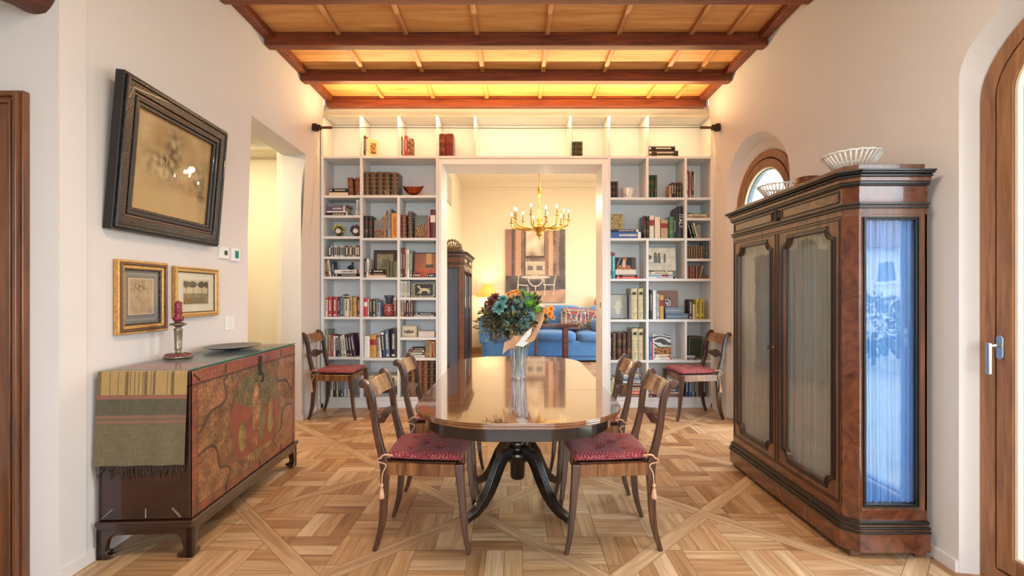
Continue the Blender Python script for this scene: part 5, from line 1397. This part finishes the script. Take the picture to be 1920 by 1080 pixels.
flat_pic('postcard', 'small view card leaning between dark volumes and tan book, left bookcase', 'card', 698, 718, 446, 411, cov3, y=SPY+.02, th=.004, lean=3)
mb = MB(); mb.M = Matrix.Rotation(R(90), 4, 'X'); mb.lathe([(.045,0),(.045,.006),(.035,.01),(.002,.008)], 28)
o = mb.build('gilt_disc', GOLD, loc=(xw(713), SPY+.16, sz_(446)+.225), smooth=True); tag(o, 'round gilt disc standing behind the view card, left bookcase', 'ornament')
mb = MB(); mb.box(-.02,.02,-.012,.012,-.224,-.03); mb.build('stand', GOLD, o)
A = 'left bookcase second column'
upright_books(446, A, [(718.5,721.5,400,'tan','P'),(722,725.3,394,'brown','P'),(725.8,728.5,392,'pale grey','P'),(729,731.5,390,'grey','P'),(732,744,399,'orange','N')])
orange_book = bpy.data.objects[[o.name for o in bpy.data.objects if o.get('label', '').startswith('orange plain book')][0]]
def text_mesh(txt, size, mat, parent, loc, rot, name='title', ext=.0004, align='CENTER'):
    cu = bpy.data.curves.new(name, 'FONT'); cu.body = txt; cu.size = size; cu.extrude = ext; cu.align_x = align; cu.align_y = 'CENTER'
    to = bpy.data.objects.new('tmp', cu); COL.objects.link(to); dg = bpy.context.evaluated_depsgraph_get(); dg.update()
    me = bpy.data.meshes.new_from_object(to.evaluated_get(dg)); bpy.data.objects.remove(to)
    me.materials.clear(); me.materials.append(mat); o = bpy.data.objects.new(name, me); COL.objects.link(o); o.parent = parent; o.location = loc; o.rotation_euler = rot
    return o
text_mesh('TEDOCSOIT', .040, INKD, orange_book, (0, -.0065, .135), (R(90), R(90), 0))
A = 'left bookcase third column upper'
upright_books(446, A, [(749.5,761,402.5,'dark red','B'),(763,773,396,'black','B')])
def cov4(u, v):
    c = lin((104,120,120)) if v > .45 else mix3(lin((150,110,66)), lin((80,60,36)), .4+nz(u*8,v*8,2))
    if abs(v-.42-.1*(u-.3)) < .16+.12*nz(u*9,v*3,5) and u > .15: c = mix3(lin((60,42,30)), lin((206,170,110)), .3+nz(u*16,v*16,1)*1.6)
    return c
flat_pic('picture_card', 'landscape view of a town leaning beside black gilt volume, left bookcase', 'card', 775.5, 800, 446, 402.5, cov4, y=SPY+.02, th=.004, lean=3)
upright_books(446, 'left bookcase beside the town view', [(801,804,405,'pink','P'),(805.5,815,392,'dark red','S')])
# thin cases
cc = ['black','pale grey','grey','white','pale grey','grey','white','pale grey','grey','black','tan','brown','tan','pale grey','olive','brown']
for k in range(16):
    x0 = 613.5+k*3.6; h = zh(481, 460)
    mb = MB(); mb.box(-.0095,.0095,0,.13,0,h); mb.box(-.006,.006,-.0006,0,.02,h-.02,1)
    o = mb.build('disc_case', [cmat(cc[k], 'N'), INKL if sum(CN[cc[k]]) < 380 else INKD], loc=(xw(x0+1.7), SPY, sz_(481)+BZ), bevel=.001)
    tag(o, 'thin %s disc case, %s from left in row, left bookcase left column' % (cc[k], ORDN[k]), 'disc case', 'row of disc cases')
A = 'left bookcase beside bird figurine'
upright_books(518.5, A, [(607,610,487,'dark brown','P',-4),(610.8,613.8,487,'reddish brown','P',-6),(614,618,487.5,'cream','P',-8),(620.5,624.5,490,'dark blue','P',-5)])
zz = stack_books(518.5, 'left bookcase under the bird figurine', [(624.5,672,518,512.5,'black','P'),(624.5,672,512,504.5,'white','P')])
mb = MB(); mb.superell((0,0,.032), .034,.018,.024, 1,1,20,14); mb.tube(spline([(.012,0,.04),(.020,0,.062),(.018,0,.075)], 4), [.013,.012,.0115,.011,.011,.011,.011,.011,.012][:9], 10)
mb.superell((.018,0,.080), .013,.010,.012, 1,1,12,8); mb.tube([(.028,0,.080),(.042,0,.078)], [.004,.0008], 6); mb.tube([(-.02,0,.034),(-.052,0,.022)], [.012,.003], 8); mb.box(-.02,.02,-.013,.013,0,.012)
o = mb.build('bird_figurine', plain('black_stone', (.015,.014,.014), .3), loc=(xw(652), SPY+.06, zz), smooth=True); tag(o, 'small black bird figurine standing on the stacked white book', 'figurine')
A = 'left bookcase beside leaning framed tree picture'
upright_books(520, A, [(681,684.5,484.5,'black','P'),(685,689,485,'white','P')])
def cov5(u, v):
    if not (.10 < u < .90 and .12 < v < .90): return lin((74,56,40))
    c = mix3(lin((176,160,124)), lin((140,122,88)), .4+nz(u*4,v*4,1))
    if (u-.55)**2/.07+(v-.55)**2/.03 < 1+nz(u*12,v*12,2)*1.5 : c = mix3(c, lin((70,60,40)), .6)
    if v < .3: c = lin((96,82,54))
    return c
flat_pic('framed_picture', 'small dark framed tree picture leaning on the left bookcase', 'picture', 691, 735.5, 520, 468, cov5, y=SPY+.14, th=.012, edge=BLACK, frame=.016, fmat=plain('brown_frame', lin((66,46,32)), .4), lean=5)
stack_books(520, 'left bookcase in front of framed tree picture', [(688,722,520,516,'cream','N'),(689,722,515.5,511.5,'dark red','P'),(690,721,511,504,'black','P')])
upright_books(520, 'left bookcase right of framed tree picture', [(722.5,727.5,489,'olive','N'),(728,733,489,'olive','N'),(733.5,743,490,'olive','N')])
A = 'left bookcase beside the orange landscape'
upright_books(520, A, [(749.5,753,463.5,'brown','P'),(753.4,758,466.5,'dark red','P'),(758.5,761,467,'cream','P'),(761.5,766,468,'white','P'),(766.5,771,469,'grey green','P')])
def cov6(u, v):
    c = mix3(lin((196,110,62)), lin((150,96,66)), v)
    if v > .45 and abs(u-.68) < .12: c = mix3(c, lin((230,180,110)), .6)
    if .38 < v < .52 and abs(u-.72) < .20: c = lin((84,80,62))
    if v < .3: c = mix3(lin((206,100,54)), lin((160,70,44)), .5+nz(u*9,v*9,1))
    return c
flat_pic('framed_picture', 'orange and brown landscape picture leaning in the left bookcase', 'picture', 772, 815, 520, 473, cov6, y=SPY+.06, th=.010, edge=BLACK, frame=.007, fmat=BLACK, lean=5)
stack_books(520, 'left bookcase in front of the orange landscape', [(773,785,520,512,'dark red','P'),(786,801,520,513,'brown','P'),(802,814,520,512,'navy','P')][:1])
stack_books(520, 'left bookcase under the orange landscape, at right', [(799,814.5,520,513,'navy','P')])
upright_books(594, 'left bookcase red row under bird figurine', [(607.5,611.5,558,'cream','P'),(612,619.5,557,'red','P'),(620.3,630,557,'red','P'),(630.6,634.4,558.5,'dark brown','P'),(635,638.6,559,'grey blue','P'),(639,642,552,'grey','P'),(642.6,651.4,556,'cream','P'),(652.2,658,556,'tan','P'),(658.6,666.8,557,'ochre','L'),(667.4,672.6,557,'dark red','P')])
upright_books(594, 'left bookcase beside the red jar', [(680,686.3,560,'bright red','S'),(687,689.7,561,'cream','P'),(690.2,695.6,562,'black','P'),(696,702.4,561,'dark green','P'),(702.8,705.2,562,'tan','P'),(705.6,710.8,563.5,'pale blue','P')])
upright_books(594, 'left bookcase behind the red jar', [(736.5,741.5,558,'brown','P')])
def jar_p(u, v):
    n = math.sin(u*50)*math.sin(v*34)
    return mix3(lin((132,26,36)), lin((214,140,130)), .75 if n > .45 or abs(math.sin(v*17)) > .985 else .08)
prof = [(.030,0),(.058,.01),(.069,.04),(.070,.08),(.066,.115),(.050,.140),(.036,.150)]
def jarf(u, v):
    k = v*(len(prof)-1); i = min(len(prof)-2, int(k)); t = k-i; r = lerp(prof[i][0], prof[i+1][0], t); z = lerp(prof[i][1], prof[i+1][1], t)
    return (r*math.cos(2*PI*u), r*math.sin(2*PI*u), z)
je = empty('jar', (xw(724.5), SPY+.075, sz_(594)+BZ), 0, 'round red patterned jar with dark blue grey neck on the left bookcase', 'jar')
mb = MB(); mb.grid(jarf, 70, 40, 0, jar_p); mb.build('body', VCG, je, smooth=True)
mb = MB(); mb.lathe([(.034,.148),(.040,.165),(.044,.20),(.050,.215),(.056,.232),(.05,.236),(.04,.21),(.002,.2)], 24); mb.build('neck', plain('blue_grey_glaze', lin((62,72,88)), .3, coat=.5, var=.3, vscale=30), je, smooth=True)
mb = MB()
for k in range(7): a = 2*PI*k/7; mb.superell((.045*math.cos(a), .045*math.sin(a), .235), .015,.012,.010,1,1,8,6)
mb.build('lid', plain('blue_grey_glaze', (.1,.1,.1), .3), je, smooth=True)
A = 'left bookcase beside the dog box'
upright_books(558, A, [(749.5,753,527,'white','P'),(753.4,757,527,'cream','P'),(757.5,760.5,527,'white','P'),(761,766.5,527,'pale grey','P')])
def dogp(u, v):
    if not (.16 < u < .90 and .14 < v < .90):
        return mix3(lin((40,38,34)), lin((200,190,150)), 1 if nz(u*26, v*16, 3) > .02 else 0)
    c = lin((22,20,20)); x = (u-.16)/.74; y = (v-.14)/.76
    def el(cx, cy, rx, ry): return ((x-cx)/rx)**2+((y-cy)/ry)**2 < 1
    def ln(x0, y0, x1, y1, w_=.035):
        dx, dy = x1-x0, y1-y0; t = max(0, min(1, ((x-x0)*dx+(y-y0)*dy)/(dx*dx+dy*dy))); return math.hypot(x-x0-dx*t, (y-y0-dy*t)*.8) < w_
    if el(.52,.52,.24,.13) or el(.20,.80,.09,.07) or ln(.30,.60,.22,.80,.05) or ln(.34,.45,.18,.22) or ln(.40,.45,.30,.16) or ln(.68,.45,.80,.18) or ln(.72,.5,.86,.36) or ln(.74,.56,.84,.66,.018): c = lin((214,196,150))
    return c
flat_pic('painted_box', 'small black box with white running dog and ornate border, left bookcase', 'box', 768, 814, 558, 530.5, dogp, nx=110, y=SPY+.03, th=.07, edge=BLACK, lean=0)
upright_books(594, 'left bookcase under the dog box', [(749.5,755,563,'tan','P'),(755.5,759.5,563,'dark red','P'),(760,764,563,'navy','P'),(764.5,768,563,'reddish brown','P'),(768.4,772,563,'brown','P')])
stack_books(594, 'left bookcase lying under the dog box', [(775,812,594,590.5,'pale grey','P'),(777,811,590,586.5,'navy','P')])
upright_books(669.5, 'left bookcase behind left wall chair', [(606.5,612,619,'sage green','P'),(612.5,616,629,'tan','P'),(616.5,619,630,'pink','P'),(619.3,622,629,'red','P'),(622.3,626,631,'white','P'),(626.5,631,630,'black','P'),(631.4,635.5,631,'navy','P',-3),(636.5,641,631,'pale grey','P',-4),(641.6,647,629,'cream','P',-6),(648.5,653,628,'black','P',-7),(653.6,658,627,'dark purple','P',-7),(658.8,665,627,'dark purple','P',-8)])
upright_books(671.5, 'left bookcase middle column blue row', [(680.5,691,631,'white','N'),(691.5,703.4,629,'ochre','S'),(704,709,629,'tan','P'),(709.8,713.5,628,'white','P',-5),(714.3,720.5,623,'dark blue','P',-4),(721,729,619.5,'slate blue','P',-3),(729.6,741.5,617.5,'black','P',0)])
def cov7(u, v):
    if .1 < u < .9 and .15 < v < .9:
        return lin((96,84,64)) if ((u-.5)/.32)**2+((v-.45)/.18)**2 < 1+nz(u*9,v*9,1)*1.4 and v < .6 else lin((214,204,176))
    return lin((190,170,136))
flat_pic('picture_box', 'small cream picture box, left bookcase third column', 'box', 751, 779, 633, 611.5, cov7, y=SPY+.02, th=.05, lean=0)
mb = MB(); mb.box(0, xw(813)-xw(783), 0, .12, 0, zh(633,622))
o = mb.build('white_box', plain('white_card', lin((214,206,196)), .7, var=.1), loc=(xw(783), SPY+.01, sz_(633)+BZ), bevel=.002); tag(o, 'low white cardboard box, left bookcase third column', 'box')
stack_books(671.5, 'left bookcase above the gilt volumes', [(766,795,671,667,'white','P'),(761.5,795,666.5,660,'sage green','P'),(764,794,659.5,655.5,'brown','P'),(769,794,655,651.5,'black','P')])
upright_books(671.5, 'left bookcase above the gilt volumes at right', [(796,799.5,640,'tan','P'),(800,804.8,640,'ochre','P'),(805.2,807.6,641,'cream','P'),(808,810.6,641,'red','P'),(811,814.6,641,'ochre','P')])
upright_books(745.5, 'left bookcase bottom left under the chair seat', [(613,616,703,'pale grey','P'),(616.5,621.5,702,'white','P'),(622,627,701,'black','P'),(627.5,631,706,'cream','P'),(631.5,636,702,'dark green','P'),(637,641,700,'slate blue','P',-3),(642,648,698,'pale grey','P',-5),(649.5,657,700,'white','P',-6)])
stack_books(745.5, 'left bookcase bottom behind the near left chair', [(684,744,745,741,'pale grey','P'),(684,744,740.5,736.5,'dark blue','P'),(688,744,736,724,'dark brown','L'),(689,744,723.5,704,'vellum','V')])
upright_books(745.5, 'left bookcase bottom right', [(756.5,767,678,'dark brown','B'),(767.6,779,678,'brown','B'),(779.5,790.4,678,'reddish brown','B'),(791,801.6,678.5,'brown','B'),(802.2,814,678,'dark brown','B')])
# ---- right bookcase
upright_books(370, 'right bookcase top left beside white pot', [(1145,1150,339,'black','L'),(1150.5,1155.5,339,'black','L'),(1156,1160.5,339,'navy','L')])
pt = empty('planter_pot', (xw(1182), SPY+.09, sz_(370)+BZ), 0, 'white ceramic pot with small dark spots on the right bookcase top shelf', 'pot')
mb = MB(); mb.lathe([(.055,0),(.062,.01),(.070,.06),(.078,.115),(.080,.125),(.074,.125),(.066,.06),(.05,.012),(.002,.012)], 32); mb.build('body', CER, pt, smooth=True)
mb = MB(); 
for a, z in ((-1.5,.07),(-1.0,.05),(-2.2,.045),(-.7,.085),(-1.9,.10)): mb.superell((.069*math.cos(a), .069*math.sin(a), z), .006,.006,.006,1,1,8,6)
mb.build('spots', BLACK, pt, smooth=True)
upright_books(370, 'right bookcase top middle', [(1217,1222.6,327,'dark green','L'),(1223,1228.6,327,'dark green','L'),(1229,1234,327,'dark green','L')])
upright_books(370, 'right bookcase top middle at its right', [(1257.5,1261,346,'tan','P'),(1261.5,1266,341,'black','P'),(1266.4,1270.4,341,'dark brown','P'),(1271,1276,341,'black','L'),(1276.4,1281,341,'dark brown','L')])
upright_books(370, 'right bookcase top right', [(1288.5,1294,318,'bright red','P'),(1295,1299.4,320,'grey','P'),(1300,1303.6,320,'black','P'),(1304,1306,321,'cream','N')])
A = 'right bookcase under the gilded box'
zz = stack_books(446.5, A, [(1145,1205,446,433.5,'blue','P'),(1145,1201,433,428.5,'navy','P')])
def leafp(u, v): 
    n = nz(u*16, v*20, 1); return mix3(lin((34,30,22)), lin((206,180,110)), 1 if n > .05 else .15)
W = xw(1170)-xw(1146); hh = zh(428.5, 399)
e = empty('gilded_box', (xw(1146), SPY+.02, zz), 0, 'small black box covered in gold leaf pattern on the blue books', 'box')
mb = MB(); mb.box(0, W, 0, .10, 0, hh); mb.build('body', BLACK, e, bevel=.002)
mb = MB(); mb.grid(lambda u, v: (u*W, -.001, v*hh), 50, 60, 0, leafp); mb.build('front', VCG, e)
upright_books(446.5, 'right bookcase middle row left of the black book', [(1208.5,1213.6,404,'dark brown','L'),(1214,1219,405,'black','L'),(1220,1228.6,403,'cream','S'),(1230,1240,406,'cream','N'),(1241.5,1255,411,'tan','S'),(1256,1266.5,406,'green','L'),(1266.8,1270,407,'black','P')])
upright_books(446.5, 'right bookcase tallest in middle row', [(1274.5,1283,386,'black','N')])
bb = [o for o in bpy.data.objects if o.get('label', '').startswith('black plain book')][-1]
text_mesh('ITALY', .062, INKL, bb, (0, -.0062, .20), (R(90), R(90), 0))
bb['label'] = 'tall black book with white ITALY lettering on spine, right bookcase middle row'
upright_books(446.5, 'right bookcase leaning against the tall black book', [(1270.6,1273.8,390,'dark brown','N')])
stack_books(408.5, 'right bookcase right column upper', [(1290,1329,408,403.5,'tan','P'),(1289,1327,403,399.6,'cream','P'),(1288.5,1325,399.3,396.5,'green','P')])
upright_books(446.5, 'right bookcase right column leaning row', [(1288.5,1292,414,'black','P'),(1299,1302.5,415,'dark brown','P',-15),(1305,1308.5,416,'dark green','P',-16),(1309.6,1313,417,'cream','P',-16),(1314.4,1318,418,'tan','P',-17)])
upright_books(485, 'right bookcase small old set', [(1289+k*4.55, 1289+k*4.55+4.2, 460.5, 'dark brown' if k % 2 else 'brown', 'B') for k in range(7)])
upright_books(485, 'right bookcase beside small old set', [(1321.6,1325.6,455,'dark green','L'),(1326,1330.4,455,'dark green','L')])
upright_books(522.5, 'right bookcase right column low set', [(1290,1295.2,498,'reddish brown','L'),(1295.6,1300.8,498,'reddish brown','L'),(1301.2,1306.4,498,'reddish brown','L'),(1306.8,1312,499,'reddish brown','L'),(1313.4,1315.4,497,'tan','N',15)])
stack_books(522.5, 'right bookcase right column far end', [(1320,1330.5,522,516,'brown','N')])
upright_books(522.5, 'right bookcase beside portrait book', [(1145,1148.4,471,'brown','P'),(1149,1155,473,'teal','P')])
zz = stack_books(522.5, 'right bookcase under portrait book', [(1157,1199,522,518,'bright red','P'),(1157,1197,517.5,514.5,'black','P')])
def portr(u, v):
    if v < .30: return lin((224,214,196))
    x, y = u, (v-.3)/.7; c = lin((24,20,22))
    if u > .80: return mix3(lin((50,44,48)), lin((110,96,90)), .3+nz(u*20,v*20,2))
    if y < .35 and abs(x-.42) < .38-.5*y*.6: c = mix3(lin((150,44,34)), lin((206,160,110)), .2+max(0,nz(u*14,v*14,1))*1.5)
    if ((x-.42)/.09)**2+((y-.42)/.26)**2 < 1: c = lin((214,184,150))
    if ((x-.44)/.08)**2+((y-.70)/.15)**2 < 1: c = lin((220,186,152))
    if ((x-.47)/.11)**2+((y-.86)/.10)**2 < 1: c = lin((176,110,60))
    if abs(x-.14-.25*(y-.5)) < .02 and y > .3: c = lin((170,170,180))
    return c
flat_pic('book', 'book with portrait of a lady on its cover standing face out, right bookcase', 'book', 1157, 1196, 514.3, 481.5, portr, nx=80, y=SPY+.04, th=.02, edge=PAGES, lean=5)
def archp(u, v):
    c = mix3(lin((214,206,184)), lin((196,186,160)), .5+nz(u*6,v*6,1))
    for cx, w_, hh_ in ((.30,.10,.62),(.42,.085,.60),(.62,.065,.58)):
        if abs(u-cx) < w_*.6 and .36 < v < hh_+.20 and (v < hh_ or ((u-cx)/(w_*.6))**2+((v-hh_)/.20)**2 < 1): c = mix3(lin((70,70,66)), lin((140,136,124)), .3+nz(u*30,v*30,2)*1.4)
    if abs(v-.35) < .012 and u < .5: c = lin((110,106,96))
    if .02 < u < .16 and .45 < v < .72 and abs(v-.6+.0*u) < .12*(1-abs(u-.08)*8): c = lin((84,82,76))
    if abs(v-.60) < .012 and .3 < u < .62: c = lin((120,116,104))
    return c
zz = stack_books(522.5, 'right bookcase under stone arches picture', [(1217,1270.5,522,518,'white','P'),(1217,1265,517.5,513.5,'pale blue','S'),(1217,1263,513,508,'cream','P'),(1217,1255,507.5,505,'black','P')])
o = flat_pic('picture_card', 'pale picture of stone gothic arches standing on flat books, right bookcase', 'picture', 1217.5, 1272.5, 504, 461.5, archp, nx=110, y=SPY+.05, th=.008, edge=PAGES, lean=4); o.location.z = zz
for o in bpy.data.objects:
    if o.get('label', '').startswith('book with portrait'): o.location.z = sz_(522.5)+BZ+zh(522, 514.4)+.001
def pale_p(u, v):
    c = mix3(lin((150,152,152)), lin((176,172,160)), v); 
    if ((u-.5)/.2)**2+((v-.5)/.3)**2 < 1+nz(u*7,v*7,1): c = mix3(c, lin((206,196,164)), .7)
    return c
flat_pic('framed_photo', 'thin dark framed pale photograph leaning at the left, right bookcase', 'picture', 1145, 1181, 599, 552.5, pale_p, y=SPY+.06, th=.008, edge=BLACK, frame=.006, fmat=plain('dark_photo_frame', lin((52,46,46)), .4), lean=5)
upright_books(599, 'right bookcase beside the pale photograph', [(1182,1184.4,553,'grey','N'),(1185,1197,541.5,'vellum','V'),(1198,1208.5,541.5,'vellum','V'),(1209,1211.4,543,'sage green','N')])
A = 'right bookcase blue boxes row'
upright_books(599, A, [(1216.6,1220,543,'black','P'),(1220.6,1225,544,'navy','P'),(1226,1232.4,545,'white','N'),(1233.2,1238.4,552,'pale grey','P'),(1239.2,1246.6,554,'ochre','S')])
def discp(u, v):
    r = math.hypot((u-.5), (v-.58)*1.2)
    if r < .22: return lin((220,206,190)) if nz(u*14, v*14, 4) > -.05 and r < .18 else lin((48,30,28))
    return lin((132,86,70))
flat_pic('book', 'brown book with round black and white emblem facing out, right bookcase', 'book', 1243.5, 1281.5, 599, 546.5, discp, nx=80, y=SPY+.13, th=.02, lean=4)
for i, (x0, x1, yb, yt, c, lab) in enumerate(((1251,1293.5,599,588,'slate blue','lower grey blue box of the two stacked before the brown book'),(1250,1281.5,588,576.5,'grey blue','upper grey blue box of the two stacked before the brown book'))):
    mb = MB(); hh = zh(yb, yt); mb.box(0, xw(x1)-xw(x0), 0, .10, 0, hh-.002); mb.box(.01, xw(x1)-xw(x0)-.01, -.0008, 0, hh*.42, hh*.47, 1)
    o = mb.build('storage_box', [cmat(c, 'N'), INKL], loc=(xw(x0), SPY+.005, sz_(599)+BZ+zh(599, yb)), bevel=.002); tag(o, lab, 'box', 'pair of blue boxes')
upright_books(599, 'right bookcase beside the yellow pair', [(1294.5,1301,562,'dark brown','P'),(1301.4,1306.6,571,'vellum','N')])
upright_books(599, 'right bookcase far right', [(1307.4,1315,561.5,'yellow','P'),(1315.4,1323.4,561.5,'yellow','P')])
upright_books(675.5, 'right bookcase old row above near chair', [(1145,1148,626,'black','P'),(1148.6,1157,625.5,'dark brown','B'),(1158,1167,625,'dark brown','L'),(1168,1176,625.5,'dark brown','L'),(1176.6,1185,624,'dark brown','L'),(1186.5,1198,617,'vellum','V'),(1198.6,1208.6,617.5,'vellum','V')])
upright_books(675.5, 'right bookcase beside the striped landscape book', [(1216.6,1220,634,'pale blue','P'),(1220.4,1224,634,'blue','P'),(1224.4,1226.6,636,'pink','P'),(1227,1229.6,636,'white','P')])
def zebra(u, v):
    s = math.sin(v*40+6*nz(u*3, v*3, 1)+u*5)
    c = mix3(lin((60,64,70)), lin((214,214,206)), 1 if s > .1 else 0) if v > .45 else mix3(lin((190,120,56)), lin((60,44,34)), .4+nz(u*8, v*12, 3)*1.6)
    return c
flat_pic('book', 'landscape photo book facing out with black striped sky, right bookcase', 'book', 1230, 1265, 675.5, 630, zebra, nx=70, y=SPY+.08, th=.02, edge=BLACK, lean=4)
stack_books(675.5, 'right bookcase before the striped landscape book', [(1229.5,1263,675,671.5,'white','P'),(1231,1260,670.5,665,'cream','P')])
mb = MB(); hh = zh(675.5, 633); mb.box(0, xw(1324)-xw(1296), 0, .14, 0, hh); mb.ring([(.01,.01),(xw(1324)-xw(1296)-.01,.01),(xw(1324)-xw(1296)-.01,hh-.01),(.01,hh-.01)], [(.015,.015),(xw(1324)-xw(1296)-.015,.015),(xw(1324)-xw(1296)-.015,hh-.015),(.015,hh-.015)], -.001, 0, 'y', 1)
o = mb.build('slipcase', [plain('dark_green_cloth', lin((40,52,36)), .5, var=.3), GILT], loc=(xw(1296), SPY+.05, sz_(675.5)+BZ), bevel=.002); tag(o, 'dark green slipcase standing behind the right wall chair', 'box')
stack_books(675.5, 'right bookcase before the green slipcase', [(1288.5,1307,675,671,'navy','P'),(1289,1306,670.5,667.5,'white','P')])
upright_books(745.5, 'right bookcase bottom left', [(1145,1149.6,709,'lime yellow','P'),(1150,1153,710,'white','P'),(1153.4,1157,709,'navy','P')])
stack_books(745.5, 'right bookcase bottom behind the farther right chair', [(1168,1209,745,741,'dark brown','P'),(1168,1209,740.5,734,'orange red','P'),(1170,1207,733.5,729,'cream','P'),(1169,1208,728.5,724,'dark red','P'),(1168,1209,723.5,718,'dark brown','P'),(1170,1207,717.5,713.5,'white','P'),(1170,1206,713,709,'slate blue','P'),(1171,1205,708.5,704.5,'pale blue','P'),(1171,1204,704,700,'cream','P')])
stack_books(745.5, 'right bookcase bottom behind the nearest right chair', [(1217,1283,745,742,'navy','P'),(1217,1280,741.5,739,'red','P'),(1217,1276,738.5,735.5,'white','P'),(1218,1277,735,727,'slate blue','P'),(1219,1274,726.5,719,'navy','P')])
upright_books(745.5, 'right bookcase bottom right under the chair seat', [(1288,1294,714,'dark blue','P'),(1294.4,1301,714,'blue','P'),(1301.5,1304.5,714,'pale grey','P'),(1305,1308.6,714,'navy','P'),(1309,1312.6,715,'tan','P'),(1313,1320,714,'black','P'),(1320.5,1326,715,'dark brown','P')])
